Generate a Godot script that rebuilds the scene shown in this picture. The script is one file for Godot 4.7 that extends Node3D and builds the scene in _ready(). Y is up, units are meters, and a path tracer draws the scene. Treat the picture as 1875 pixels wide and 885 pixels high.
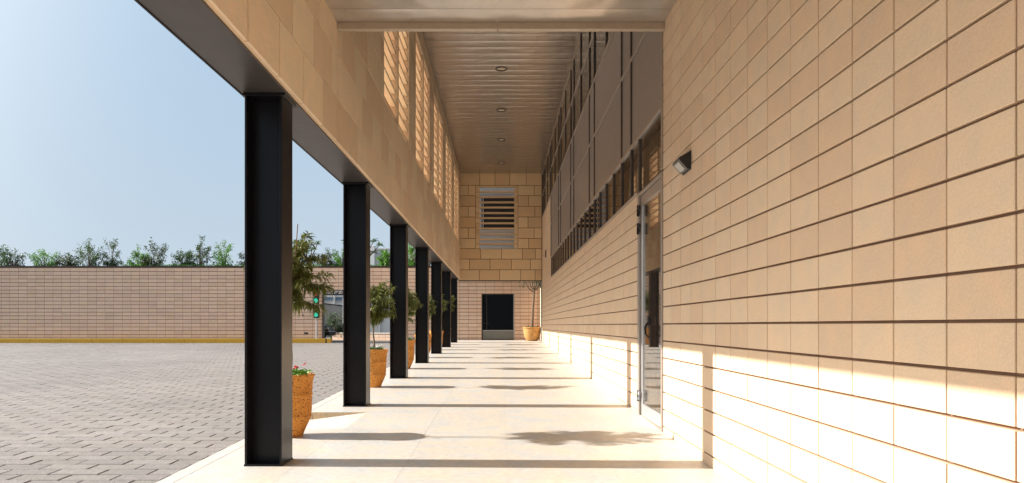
extends Node3D
# A long stone arcade: steel columns on the street side, a stone and glass building on the other.
# d is the distance in front of the camera (z = -d), x runs to the building, y is up, metres.

const XR := 2.017      # face of the building's stone wall
const XF := -2.03      # inner face of the stone fascia over the columns
const XO := -2.52      # its street face
const YS := 3.77       # its underside
const YC := 9.0        # high ceiling
const YL := 5.236      # low ceiling
const D1 := 9.15       # where the low ceiling ends
const DE := 36.4       # end wall
const DT := 38.5       # tiled wall behind it
const SL := 0.0189     # the paving climbs away from the camera
const EDGE := -3.03    # kerb edge of the paving
const DROP := 0.14     # street below the paving
const K0 := 1.518      # course lines of the stone wall
const KH := 0.2128

var M := {}
var cache := {}
var used := {}
var rng := RandomNumberGenerator.new()

func fy(d: float) -> float:
	return SL * d

# ---------------------------------------------------------------- materials
func lin(r: float, g: float, b: float) -> Color:
	return Color(r, g, b).linear_to_srgb()

func mat(key: String, c: Color, rough := 0.8, metal := 0.0, tex: Texture2D = null, per := 1.0, nrm: Texture2D = null, ns := 1.0) -> StandardMaterial3D:
	var m := StandardMaterial3D.new()
	m.resource_name = key
	m.albedo_color = c
	m.roughness = rough
	m.metallic = metal
	if tex or nrm:
		m.uv1_triplanar = true
		m.uv1_world_triplanar = true
		m.uv1_scale = Vector3.ONE / per
		m.uv1_triplanar_sharpness = 8.0
	if tex:
		m.albedo_texture = tex
	if nrm:
		m.normal_enabled = true
		m.normal_texture = nrm
		m.normal_scale = ns
	M[key] = m
	return m

func noise(s: int, f: float, oct := 3, kind := FastNoiseLite.TYPE_SIMPLEX_SMOOTH) -> FastNoiseLite:
	var n := FastNoiseLite.new()
	n.seed = s
	n.noise_type = kind
	n.frequency = f
	n.fractal_octaves = oct
	return n

# seamless grey noise, mapped from -1..1
func grey(s: int, f: float, oct: int, size: int) -> Image:
	var n := noise(s, f, oct)
	var im := n.get_seamless_image(size, size, false, false, 0.12, false)
	im.convert(Image.FORMAT_RGB8)
	return im

# tint = 1 + a*coarse + b*fine, with sparse dark specks
func grain(s: int, size: int, f1: float, a: float, f2: float, b: float, specks: float, warm := 0.0) -> ImageTexture:
	var c := grey(s, f1, 4, size)
	var f := grey(s + 7, f2, 2, size)
	var q := grey(s + 13, 0.11, 1, size)
	var im := Image.create(size, size, false, Image.FORMAT_RGB8)
	for y in size:
		for x in size:
			var cv := c.get_pixel(x, y).r * 2.0 - 1.0
			var v := 0.93 + a * cv + b * (f.get_pixel(x, y).r * 2.0 - 1.0)
			if specks > 0.0 and q.get_pixel(x, y).r > 1.0 - specks:
				v *= 0.8
			im.set_pixel(x, y, Color(clampf(v, 0, 1), clampf(v * (1.0 - warm * cv), 0, 1), clampf(v * (1.0 - 2.2 * warm * cv), 0, 1)))
	im.generate_mipmaps()
	return ImageTexture.create_from_image(im)

func normals(s: int, f: float, oct: int, size: int, strength: float) -> ImageTexture:
	var n := noise(s, f, oct)
	var im := n.get_seamless_image(size, size, false, false, 0.12, true)
	im.bump_map_to_normal_map(strength)
	return ImageTexture.create_from_image(im)

# orange clay with dark pits and scratches
func clay_texture(c0: Color, c1: Color, pit: Color) -> ImageTexture:
	var size := 512
	var a := grey(31, 0.012, 4, size)
	var b := grey(32, 0.05, 3, size)
	var c := grey(33, 0.2, 2, size)
	var im := Image.create(size, size, false, Image.FORMAT_RGB8)
	for y in size:
		for x in size:
			var v := a.get_pixel(x, y).r
			var k := c0.lerp(c1, v)
			k = k * (0.86 + 0.28 * c.get_pixel(x, y).r)
			var p := b.get_pixel(x, y).r
			if p > 0.655:
				k = k.lerp(pit, clampf((p - 0.655) * 16.0, 0, 0.9))
			im.set_pixel(x, y, Color(clampf(k.r, 0, 1), clampf(k.g, 0, 1), clampf(k.b, 0, 1)))
	im.generate_mipmaps()
	return ImageTexture.create_from_image(im)

func make_materials() -> void:
	var stone_t := grain(3, 512, 0.012, 0.032, 0.22, 0.04, 0.03, 0.02)
	var floor_t := grain(4, 512, 0.010, 0.075, 0.05, 0.04, 0.02, 0.06)
	var metal_t := grain(5, 256, 0.02, 0.05, 0.2, 0.02, 0.0)
	var road_t := grain(6, 512, 0.02, 0.08, 0.25, 0.12, 0.08)
	var rough_n := normals(11, 0.12, 3, 256, 2.0)
	var wave_n := normals(12, 0.012, 2, 256, 6.0)
	var dim := [1.0, 0.955, 1.03, 0.98, 1.015]
	var hue := [0.0, 0.012, -0.008, 0.018, -0.014]
	for i in 5:
		var k: float = dim[i]
		var h: float = hue[i]
		var w: float = [1.0, 0.92, 1.05, 0.96, 1.02][i]
		var g: float = [0.0, 0.02, -0.01, 0.035, -0.02][i]
		mat("stone%d" % i, lin(0.79 * k, (0.60 - h) * k, (0.42 - h) * k), 0.85, 0, stone_t, 1.7, rough_n, 0.14)
		mat("fascia%d" % i, lin(0.83 * w, (0.65 - g) * w, (0.46 - g) * w), 0.85, 0, stone_t, 2.1, rough_n, 0.25)
		mat("tile%d" % i, lin(0.77 * k, (0.57 - h) * k, (0.435 - h) * k), 0.8, 0, stone_t, 1.9, rough_n, 0.2)
		mat("block%d" % i, lin(0.85 * w, (0.64 - g) * w, (0.40 - g) * w), 0.85, 0, stone_t, 2.3, rough_n, 0.25)
		mat("slab%d" % i, lin(0.645 * (0.6 + 0.4 * k), (0.607 - 0.3 * h) * (0.6 + 0.4 * k), (0.548 - 0.4 * h) * (0.6 + 0.4 * k)), 0.42, 0, floor_t, 2.6, rough_n, 0.06)
		mat("paver%d" % i, lin(0.235 * k, 0.217 * k, 0.208 * k), 0.85, 0, road_t, 1.3, rough_n, 0.4)
		mat("grey_block%d" % i, lin(0.54 * k, 0.535 * k, 0.52 * k), 0.85, 0, stone_t, 1.9, rough_n, 0.2)
	mat("mortar", lin(0.20, 0.115, 0.075), 0.95)
	mat("bed", lin(0.48, 0.41, 0.33), 0.9)
	mat("sand_bed", lin(0.12, 0.105, 0.095), 0.95)
	mat("concrete", lin(0.50, 0.46, 0.40), 0.9, 0, stone_t, 2.0)
	mat("cheek", lin(0.62, 0.46, 0.29), 0.85, 0, grain(8, 256, 0.03, 0.12, 0.15, 0.12, 0.12, 0.05), 0.6)
	mat("steel", lin(0.006, 0.0055, 0.0075), 0.33, 0, null, 1, rough_n, 0.05).metallic_specular = 0.34
	mat("soffit_steel", lin(0.06, 0.053, 0.052), 0.38, 0, metal_t, 1.5, wave_n, 0.05)
	mat("ceiling_metal", lin(0.48, 0.43, 0.385), 0.27, 0.75, metal_t, 1.7, wave_n, 0.08)
	mat("low_metal", lin(0.60, 0.535, 0.475), 0.28, 0.6, metal_t, 2.3, wave_n, 0.16)
	mat("lip", lin(0.50, 0.41, 0.32), 0.45, 0.2, metal_t, 1.1)
	mat("frame", lin(0.40, 0.345, 0.305), 0.38, 0.3, metal_t, 1.0)
	mat("panel", lin(0.29, 0.272, 0.27), 0.30, 0.15, metal_t, 1.3, wave_n, 0.04)
	mat("frame_shaded", lin(0.13, 0.11, 0.10), 0.38, 0.3, metal_t, 1.0)  # frame metal again, shade of the uprights put into its colour
	mat("bright_metal", lin(0.62, 0.62, 0.62), 0.3, 0.7)
	mat("gasket", lin(0.02, 0.018, 0.016), 0.5)
	mat("black", lin(0.018, 0.017, 0.017), 0.45)
	mat("lens", lin(0.36, 0.35, 0.31), 0.25)
	mat("lamp_lens", lin(0.55, 0.47, 0.36), 0.3)
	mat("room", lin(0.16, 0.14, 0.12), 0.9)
	mat("clay", Color.WHITE, 0.8, 0, clay_texture(Color(0.76, 0.48, 0.18), Color(0.86, 0.60, 0.27), Color(0.28, 0.14, 0.06)), 0.75, rough_n, 0.5)
	mat("pale_clay", Color.WHITE, 0.85, 0, clay_texture(Color(0.66, 0.48, 0.26), Color(0.80, 0.64, 0.40), Color(0.45, 0.27, 0.13)), 1.4, rough_n, 0.5)
	mat("soil", lin(0.05, 0.035, 0.025), 0.95)
	mat("bark", lin(0.16, 0.125, 0.09), 0.9, 0, road_t, 0.25, rough_n, 0.8)
	mat("pale_bark", lin(0.17, 0.13, 0.095), 0.9, 0, road_t, 0.25, rough_n, 0.8)
	mat("cane", lin(0.17, 0.10, 0.06), 0.8)
	mat("yellow", lin(0.62, 0.36, 0.035), 0.7, 0, grain(9, 256, 0.03, 0.10, 0.2, 0.08, 0.12), 0.8)
	mat("galvanised", lin(0.36, 0.37, 0.38), 0.5, 0.3)
	mat("white_paint", lin(0.74, 0.735, 0.72), 0.75, 0, stone_t, 3.0)
	mat("far_white", lin(0.68, 0.67, 0.65), 0.8)
	mat("far_grey", lin(0.46, 0.455, 0.445), 0.85)
	mat("drive_wall", lin(0.36, 0.35, 0.34), 0.9, 0, stone_t, 2.0)
	mat("far_glass", lin(0.16, 0.24, 0.32), 0.12)
	mat("sign_board", lin(0.012, 0.013, 0.020), 0.4)
	mat("sign_text", lin(0.78, 0.74, 0.72), 0.6)
	mat("car_paint", lin(0.012, 0.012, 0.014), 0.16)
	mat("tyre", lin(0.015, 0.015, 0.015), 0.9)
	mat("door_base", lin(0.19, 0.20, 0.185), 0.4, 0.2, metal_t, 0.9)
	mat("ground", lin(0.22, 0.20, 0.17), 0.95, 0, road_t, 9.0)
	var g := mat("glass", Color(0.55, 0.5, 0.45, 0.06), 0.0)
	g.transparency = BaseMaterial3D.TRANSPARENCY_ALPHA
	var g2 := mat("tinted_glass", Color(0.10, 0.085, 0.075, 0.55), 0.0)
	g2.transparency = BaseMaterial3D.TRANSPARENCY_ALPHA
	var g3 := mat("dark_glass", Color(0.02, 0.018, 0.017, 0.75), 0.0)
	g3.transparency = BaseMaterial3D.TRANSPARENCY_ALPHA
	g3.metallic_specular = 0.22
	for e in [["green_lens", Color(0.02, 0.62, 0.5), 0.75], ["red_lens", Color(0.9, 0.16, 0.10), 0.5]]:
		var m := mat(e[0], Color(0.05, 0.06, 0.06), 0.3)
		m.emission_enabled = true
		m.emission = e[1]
		m.emission_energy_multiplier = e[2]
	leaf_mat("leaf", lin(0.125, 0.138, 0.036), Color(0.30, 0.33, 0.08))
	leaf_mat("leaf_deep", lin(0.040, 0.055, 0.018), Color(0.18, 0.24, 0.08))
	leaf_mat("leaf_bright", lin(0.10, 0.22, 0.035), Color(0.30, 0.48, 0.12))
	leaf_mat("leaf_rosette", lin(0.060, 0.105, 0.045), Color(0.22, 0.32, 0.14))
	leaf_mat("leaf_dusty", lin(0.060, 0.105, 0.042), Color(0.16, 0.24, 0.10))
	leaf_mat("petal_red", lin(0.55, 0.03, 0.06), Color(0.5, 0.1, 0.1))
	leaf_mat("petal_pink", lin(0.66, 0.16, 0.26), Color(0.5, 0.2, 0.25))
	leaf_mat("petal_white", lin(0.75, 0.75, 0.70), Color(0.4, 0.4, 0.4))

func leaf_mat(key: String, c: Color, back: Color) -> void:
	var m := mat(key, c, 0.42)
	m.cull_mode = BaseMaterial3D.CULL_DISABLED
	m.backlight_enabled = true
	m.backlight = back

# ---------------------------------------------------------------- shapes
func stool() -> SurfaceTool:
	var st := SurfaceTool.new()
	st.begin(Mesh.PRIMITIVE_TRIANGLES)
	return st

# a flat face of three or four corners whose front looks along out
func face(st: SurfaceTool, p: Array, out: Vector3) -> void:
	var n: Vector3 = (p[1] - p[0]).cross(p[2] - p[0])
	if n.length() < 1e-12 and p.size() > 3:
		n = (p[2] - p[0]).cross(p[3] - p[0])
	n = n.normalized()
	var order := [0, 1, 2, 0, 2, 3] if p.size() == 4 else [0, 1, 2]
	if n.dot(out) > 0.0:
		order = [0, 2, 1, 0, 3, 2] if p.size() == 4 else [0, 2, 1]
	else:
		n = -n
	for i in order:
		st.set_normal(n)
		st.add_vertex(p[i])

func bx(st: SurfaceTool, lo: Vector3, hi: Vector3) -> void:
	var c := func(i: int) -> Vector3: return Vector3(hi.x if i & 1 else lo.x, hi.y if i & 2 else lo.y, hi.z if i & 4 else lo.z)
	for f in [[0, 1, 3, 2, Vector3.FORWARD], [4, 5, 7, 6, Vector3.BACK], [0, 1, 5, 4, Vector3.DOWN], [2, 3, 7, 6, Vector3.UP], [0, 2, 6, 4, Vector3.LEFT], [1, 3, 7, 5, Vector3.RIGHT]]:
		face(st, [c.call(f[0]), c.call(f[1]), c.call(f[2]), c.call(f[3])], f[4])

# chamfered block of a given size, centred
func chamfer(st: SurfaceTool, c: Vector3, s: Vector3, b: float, rot := Basis.IDENTITY) -> void:
	var h := s / 2.0
	var pt := func(sx: float, sy: float, sz: float, ax: int) -> Vector3:
		var v := Vector3(sx * (h.x - (0.0 if ax == 0 else b)), sy * (h.y - (0.0 if ax == 1 else b)), sz * (h.z - (0.0 if ax == 2 else b)))
		return c + rot * v
	for s1 in [-1.0, 1.0]:
		face(st, [pt.call(s1, -1.0, -1.0, 0), pt.call(s1, 1.0, -1.0, 0), pt.call(s1, 1.0, 1.0, 0), pt.call(s1, -1.0, 1.0, 0)], rot * Vector3(s1, 0, 0))
		face(st, [pt.call(-1.0, s1, -1.0, 1), pt.call(1.0, s1, -1.0, 1), pt.call(1.0, s1, 1.0, 1), pt.call(-1.0, s1, 1.0, 1)], rot * Vector3(0, s1, 0))
		face(st, [pt.call(-1.0, -1.0, s1, 2), pt.call(1.0, -1.0, s1, 2), pt.call(1.0, 1.0, s1, 2), pt.call(-1.0, 1.0, s1, 2)], rot * Vector3(0, 0, s1))
		for s2 in [-1.0, 1.0]:
			face(st, [pt.call(s1, s2, -1.0, 0), pt.call(s1, s2, 1.0, 0), pt.call(s1, s2, 1.0, 1), pt.call(s1, s2, -1.0, 1)], rot * Vector3(s1, s2, 0))
			face(st, [pt.call(s1, -1.0, s2, 0), pt.call(s1, 1.0, s2, 0), pt.call(s1, 1.0, s2, 2), pt.call(s1, -1.0, s2, 2)], rot * Vector3(s1, 0, s2))
			face(st, [pt.call(-1.0, s1, s2, 1), pt.call(1.0, s1, s2, 1), pt.call(1.0, s1, s2, 2), pt.call(-1.0, s1, s2, 2)], rot * Vector3(0, s1, s2))
			for s3 in [-1.0, 1.0]:
				face(st, [pt.call(s1, s2, s3, 0), pt.call(s1, s2, s3, 1), pt.call(s1, s2, s3, 2)], rot * Vector3(s1, s2, s3))

func block_mesh(s: Vector3, b := 0.003) -> ArrayMesh:
	var key := "%.3f %.3f %.3f %.4f" % [s.x, s.y, s.z, b]
	if not cache.has(key):
		var st := stool()
		chamfer(st, Vector3.ZERO, s, b)
		cache[key] = st.commit()
	return cache[key]

# body of revolution round y
func lathe(st: SurfaceTool, prof: Array, seg := 28, c := Vector3.ZERO, wob := 0.0) -> void:
	for j in prof.size() - 1:
		for i in seg:
			var q := []
			for e in [[j, i], [j + 1, i], [j + 1, i + 1], [j, i + 1]]:
				var a: float = TAU * e[1] / seg
				var r: float = prof[e[0]].x * (1.0 + wob * sin(3.0 * a + 7.0 * prof[e[0]].y))
				q.append(c + Vector3(cos(a) * r, prof[e[0]].y, sin(a) * r))
			var a2: float = TAU * (i + 0.5) / seg
			var t: Vector2 = prof[j + 1] - prof[j]
			var out := Vector3(cos(a2) * t.y, -t.x, sin(a2) * t.y)
			st.set_smooth_group(1)
			var n: Vector3 = (q[1] - q[0]).cross(q[3] - q[0]) + (q[2] - q[1]).cross(q[3] - q[1])
			var order := [0, 2, 1, 0, 3, 2] if n.dot(out) > 0.0 else [0, 1, 2, 0, 2, 3]
			for k in order:
				st.add_vertex(q[k])

# tapered tube along points
func tube(st: SurfaceTool, pts: Array, r0: float, r1: float, seg := 7) -> void:
	var rings := []
	for i in pts.size():
		var t: Vector3 = (pts[mini(i + 1, pts.size() - 1)] - pts[maxi(i - 1, 0)]).normalized()
		var u := t.cross(Vector3.RIGHT if absf(t.x) < 0.8 else Vector3.BACK).normalized()
		var v := t.cross(u).normalized()
		var r := lerpf(r0, r1, float(i) / (pts.size() - 1))
		var ring := []
		for k in seg:
			var a := TAU * k / seg
			ring.append(pts[i] + (u * cos(a) + v * sin(a)) * r)
		rings.append(ring)
	for i in pts.size() - 1:
		for k in seg:
			var k2 := (k + 1) % seg
			var mid: Vector3 = (pts[i] + pts[i + 1]) / 2.0
			var q := [rings[i][k], rings[i][k2], rings[i + 1][k2], rings[i + 1][k]]
			var out: Vector3 = (q[0] + q[1] + q[2] + q[3]) / 4.0 - mid
			face(st, q, out)
	for e in [0, pts.size() - 1]:
		for k in seg:
			face(st, [pts[e], rings[e][k], rings[e][(k + 1) % seg]], (pts[e] - pts[1 if e == 0 else e - 1]))

# one folded, drooping leaf
func leaf(st: SurfaceTool, at: Vector3, dir: Vector3, len: float, wid: float, droop := 0.25, fold := 0.3) -> void:
	var side := dir.cross(Vector3.UP)
	if side.length() < 0.05:
		side = Vector3.RIGHT
	side = (side.normalized() + Vector3(rng.randf_range(-0.5, 0.5), rng.randf_range(-0.5, 0.5), rng.randf_range(-0.5, 0.5))).normalized()
	var up := side.cross(dir).normalized()
	var a := at + dir * len * 0.42
	var tip := at + dir * len - Vector3.UP * len * droop
	var l := a + side * wid * 0.5 + up * wid * fold
	var r := a - side * wid * 0.5 + up * wid * fold
	face(st, [at, a, l], up)
	face(st, [a, tip, l], up)
	face(st, [at, r, a], up)
	face(st, [a, r, tip], up)

func rdir() -> Vector3:
	var z := rng.randf_range(-1, 1)
	var a := rng.randf_range(0, TAU)
	var r := sqrt(1.0 - z * z)
	return Vector3(r * cos(a), z, r * sin(a))

# ---------------------------------------------------------------- scene tree
func numbered(called: String) -> String:
	var n: int = used.get(called, 0)
	used[called] = n + 1
	return called if n == 0 else "%s_%03d" % [called, n]

func origin(o: Node) -> Vector3:
	return Vector3.ZERO if o == self or o == null else origin(o.get_parent()) + (o as Node3D).position

func thing(called: String, label: String, category: String, at: Vector3, group := "") -> Node3D:
	var o := Node3D.new()
	o.name = numbered(called)
	add_child(o)
	o.position = at
	o.set_meta("label", label)
	o.set_meta("category", category)
	if group:
		o.set_meta("group", group)
	return o

func structure(called: String, mesh: Mesh, m: Material, at := Vector3.ZERO) -> MeshInstance3D:
	var o := put(self, numbered(called), mesh, m, at)
	o.set_meta("kind", "structure")
	return o

# a mesh as a part; at is in world coordinates
func put(parent: Node, called: String, mesh: Mesh, m: Material, at := Vector3.ZERO, turn := Vector3.ZERO) -> MeshInstance3D:
	var o := MeshInstance3D.new()
	o.name = called
	o.mesh = mesh
	o.material_override = m
	parent.add_child(o, true)
	o.position = at - origin(parent)
	o.rotation = turn
	return o

func solid(parent: Node, called: String, m: Material, lo: Vector3, hi: Vector3, b := 0.004) -> MeshInstance3D:
	var s := (hi - lo).abs()
	return put(parent, called, block_mesh(s, minf(b, minf(s.x, minf(s.y, s.z)) * 0.3)), m, (lo + hi) / 2.0)

func copy(o: Node3D, at: Vector3, label := "") -> Node3D:
	var c: Node3D = o.duplicate()
	c.name = numbered(String(o.name))
	add_child(c)
	c.position = at
	if label:
		c.set_meta("label", label)
	return c

func pick(kind: String) -> StandardMaterial3D:
	return M[kind + str(rng.randi() % 5)]

# ================================================================ build
func _ready() -> void:
	rng.seed = 20240
	look()
	make_materials()
	build_ground()
	build_paving()
	build_stone_walls()
	build_glazing()
	build_door()
	build_fascia()
	build_columns()
	build_ceilings()
	build_end_wall()
	build_street_wall()
	build_pots()
	build_garden()
	build_driveway()
	build_small_things()

func look() -> void:
	var cam := Camera3D.new()
	cam.name = "camera"
	add_child(cam)
	cam.position = Vector3(0, 1.5, 0)
	cam.projection = Camera3D.PROJECTION_FRUSTUM
	cam.near = 0.1
	cam.far = 900.0
	cam.size = 0.1 * 885.0 / 1350.0
	cam.frustum_offset = Vector2(0.1 * 19.5 / 1350.0, 0.1 * 153.5 / 1350.0)
	cam.current = true
	var sky_m := ProceduralSkyMaterial.new()
	sky_m.sky_top_color = Color(0.40, 0.472, 0.537)
	sky_m.sky_horizon_color = Color(0.483, 0.513, 0.537)
	sky_m.sky_curve = 0.16
	sky_m.ground_bottom_color = Color(0.45, 0.43, 0.40)
	sky_m.ground_horizon_color = Color(0.52, 0.54, 0.55)
	sky_m.sun_angle_max = 70.0
	sky_m.sun_curve = 0.62
	var sky := Sky.new()
	sky.sky_material = sky_m
	var env := Environment.new()
	env.background_mode = Environment.BG_SKY
	env.sky = sky
	env.tonemap_mode = Environment.TONE_MAPPER_LINEAR
	env.tonemap_exposure = 3.12
	env.sdfgi_enabled = true
	env.ssao_enabled = true
	env.ssil_enabled = true
	var we := WorldEnvironment.new()
	we.name = "world"
	we.environment = env
	add_child(we)
	var sun := DirectionalLight3D.new()
	sun.name = "sun"
	sun.light_energy = 1.04
	sun.light_color = Color(1.0, 0.97, 0.93)
	sun.light_angular_distance = 0.5
	sun.shadow_enabled = true
	add_child(sun)
	var to := Vector3(cos(deg_to_rad(29.0)), -sin(deg_to_rad(29.0)), 0.022).normalized()
	sun.look_at_from_position(Vector3.ZERO, to, Vector3.UP)

func build_ground() -> void:
	var st := stool()
	face(st, [Vector3(-450, -0.8, 450), Vector3(450, -0.8, 450), Vector3(450, -0.8, -450), Vector3(-450, -0.8, -450)], Vector3.UP)
	structure("ground", st.commit(), M.ground)
	# street of concrete pavers, in the slope of the paving
	st = stool()
	var q := []
	for e in [[-60.0, -16.0], [EDGE + 0.02, -16.0], [EDGE + 0.02, 66.0], [-60.0, 66.0]]:
		q.append(Vector3(e[0], fy(e[1]) - DROP - 0.018, -e[1]))
	face(st, q, Vector3.UP)
	var street := structure("street", st.commit(), M.sand_bed)
	var tilt := Vector3(atan(SL), 0, 0)
	var w := 0.50
	var dep := 0.245
	var mesh := block_mesh(Vector3(w - 0.016, 0.06, dep - 0.016), 0.006)
	var rest := []
	var singles := 0
	for r in 150:
		var d := 3.0 + dep * (r + 0.5)
		var off := (0.25 if r % 2 else 0.0)
		var xmax := EDGE - 0.03
		var n := int((d * 0.70 + 2.0) / w) + 3
		for k in n:
			var x := xmax - off - w * (k + 0.5)
			if x < -1.0 - d * 0.70 - 2.0:
				break
			var at := Vector3(x, fy(d) - DROP - 0.03 + rng.randf_range(-0.003, 0.003), -d)
			var px := 918.0 + x * 1350.0 / d
			if singles < 300 and d > 9.5 and px > 536.0 and px < 640.0:
				put(street, "paver", mesh, pick("paver"), at, tilt + Vector3(rng.randf_range(-0.004, 0.004), 0, rng.randf_range(-0.004, 0.004)))
				singles += 1
			else:
				rest.append(at)
	var wear := noise(61, 0.16, 3)
	var mm := MultiMesh.new()
	mm.transform_format = MultiMesh.TRANSFORM_3D
	mm.use_colors = true
	mm.mesh = mesh
	mm.instance_count = rest.size()
	for i in rest.size():
		mm.set_instance_transform(i, Transform3D(Basis.from_euler(tilt + Vector3(rng.randf_range(-0.004, 0.004), 0, rng.randf_range(-0.004, 0.004))), rest[i]))
		var v := rng.randf_range(0.88, 1.08) + 0.16 * wear.get_noise_2d(rest[i].x, rest[i].z)
		mm.set_instance_color(i, Color(v, v * rng.randf_range(0.98, 1.01), v * rng.randf_range(0.96, 1.01)))
	var mi := MultiMeshInstance3D.new()
	mi.name = "pavers"
	mi.multimesh = mm
	var pm: StandardMaterial3D = M.paver0.duplicate()
	pm.vertex_color_use_as_albedo = true
	mi.material_override = pm
	mi.set_meta("kind", "stuff")
	street.add_child(mi)

func build_paving() -> void:
	var r0 := 9.44
	var r1 := 10.95
	var st := stool()
	var bed := func(x0: float, x1: float, d0: float, d1: float) -> void:
		var q := []
		for e in [[x0, d0], [x1, d0], [x1, d1], [x0, d1]]:
			q.append(Vector3(e[0], fy(e[1]) - 0.004, -e[1]))
		face(st, q, Vector3.UP)
	bed.call(-2.0, 2.06, -10.0, 40.0)
	bed.call(EDGE + 0.12, -2.0, -10.0, r0)
	bed.call(EDGE + 0.12, -2.0, r1, 40.0)
	var fl := structure("floor", st.commit(), M.bed)
	var xs := [EDGE + 0.16, -2.0, -0.94, 0.06, 1.06, 2.012]
	var ds := []
	for i in 15:
		ds.append(r0 - 0.96 * (14 - i))
	ds.append((r0 + r1) / 2.0)
	for i in 30:
		ds.append(r1 + 0.945 * i)
	var tilt := Vector3(atan(SL), 0, 0)
	for j in ds.size() - 1:
		for i in 5:
			if i == 0 and ds[j] >= r0 - 0.01 and ds[j + 1] <= r1 + 0.01:
				continue
			var dm: float = (ds[j] + ds[j + 1]) / 2.0
			var s := Vector3(xs[i + 1] - xs[i] - 0.0012, 0.03, (ds[j + 1] - ds[j]) - 0.0012)
			put(fl, "paving_slab", block_mesh(s, 0.0006), pick("slab"), Vector3((xs[i] + xs[i + 1]) / 2.0, fy(dm) - 0.015, -dm), tilt)
	# kerb stones along the street edge
	var d := -4.0
	while d < 39.6:
		var e := minf(d + 0.98, 39.6)
		if e <= r0 + 0.02 or d >= r1 - 0.02:
			var dm := (d + e) / 2.0
			put(fl, "kerb_stone", block_mesh(Vector3(0.158, 0.34, e - d - 0.004), 0.006), pick("slab"), Vector3(EDGE + 0.08, fy(dm) - 0.17, -dm), tilt)
			d = e
		else:
			if d < r0 - 0.05:
				var dm2 := (d + r0) / 2.0
				put(fl, "kerb_stone", block_mesh(Vector3(0.158, 0.34, r0 - d - 0.004), 0.006), pick("slab"), Vector3(EDGE + 0.08, fy(dm2) - 0.17, -dm2), tilt)
			d = r1
	# ramp down to the street, opposite the glass door
	var ramp := stool()
	var lo := EDGE - 0.02
	for part in [[-2.0, -2.43], [-2.434, lo]]:
		var q := []
		for e in [[part[0], r0], [part[1], r0], [part[1], r1], [part[0], r1]]:
			var down: float = (-2.0 - e[0]) / (-2.0 - lo) * (DROP - 0.006)
			q.append(Vector3(e[0], fy(e[1]) - down - 0.003, -e[1]))
		face(ramp, q, Vector3.UP)
		ramp.commit()
	put(fl, "ramp", ramp.commit(), M.slab2)
	# its two cheeks
	for e in [[r0 - 0.002, -1.0], [r1 - 0.004, 1.0]]:
		for part in [[-2.0, -2.80], [-2.806, EDGE]]:
			var ck := stool()
			var f0: float = fy(e[0])
			var z: float = -e[0]
			face(ck, [Vector3(part[0], f0 - 0.001, z), Vector3(part[1], f0 - 0.001, z), Vector3(part[1], f0 - 0.3, z), Vector3(part[0], f0 - 0.3, z)], Vector3(0, 0, e[1]))
			put(fl, "ramp_cheek", ck.commit(), M.cheek)

# a wall of blocks in the plane x = XR; the nearest 300 single, the rest one part
func block_wall(o: Node3D, d0: float, d1: float, y1: float, dfirst: float, singles: Array, rest: SurfaceTool, y0 := -9.0) -> void:
	var len := 0.45
	var n0 := int(floor((d0 - dfirst) / len + 0.001))
	for k in range(-9, 26):
		var a := K0 + KH * k
		if a >= y1 - 0.02 or a < y0 - 0.02:
			continue
		var b := minf(a + KH, y1)
		var j := n0
		while dfirst + len * j < d1 - 0.01:
			var s := maxf(dfirst + len * j, d0)
			var e := minf(dfirst + len * (j + 1), d1)
			j += 1
			if e - s < 0.03 or b < fy(e) + 0.004:
				continue
			var bottom := maxf(a, fy(s) - 0.02)
			var size := Vector3(0.034, b - bottom - 0.016, e - s - 0.011)
			var at := Vector3(XR + 0.017 + rng.randf_range(-0.0012, 0.0012), (bottom + b) / 2.0, -(s + e) / 2.0)
			if s > 2.75 and singles[0] < 300 and at.y < 1.5 + 600.0 * s / 1350.0:
				put(o, "stone_block", block_mesh(Vector3(size.x, snappedf(size.y, 0.001), snappedf(size.z, 0.001)), 0.003), pick("stone"), at)
				singles[0] += 1
			else:
				var v := rng.randf_range(0.95, 1.03)
				rest.set_color(Color(v, v * rng.randf_range(0.98, 1.01), v * rng.randf_range(0.96, 1.01)))
				chamfer(rest, at, size, 0.003)

func toned(m: StandardMaterial3D) -> StandardMaterial3D:
	var c: StandardMaterial3D = m.duplicate()
	c.vertex_color_use_as_albedo = true
	return c

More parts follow.
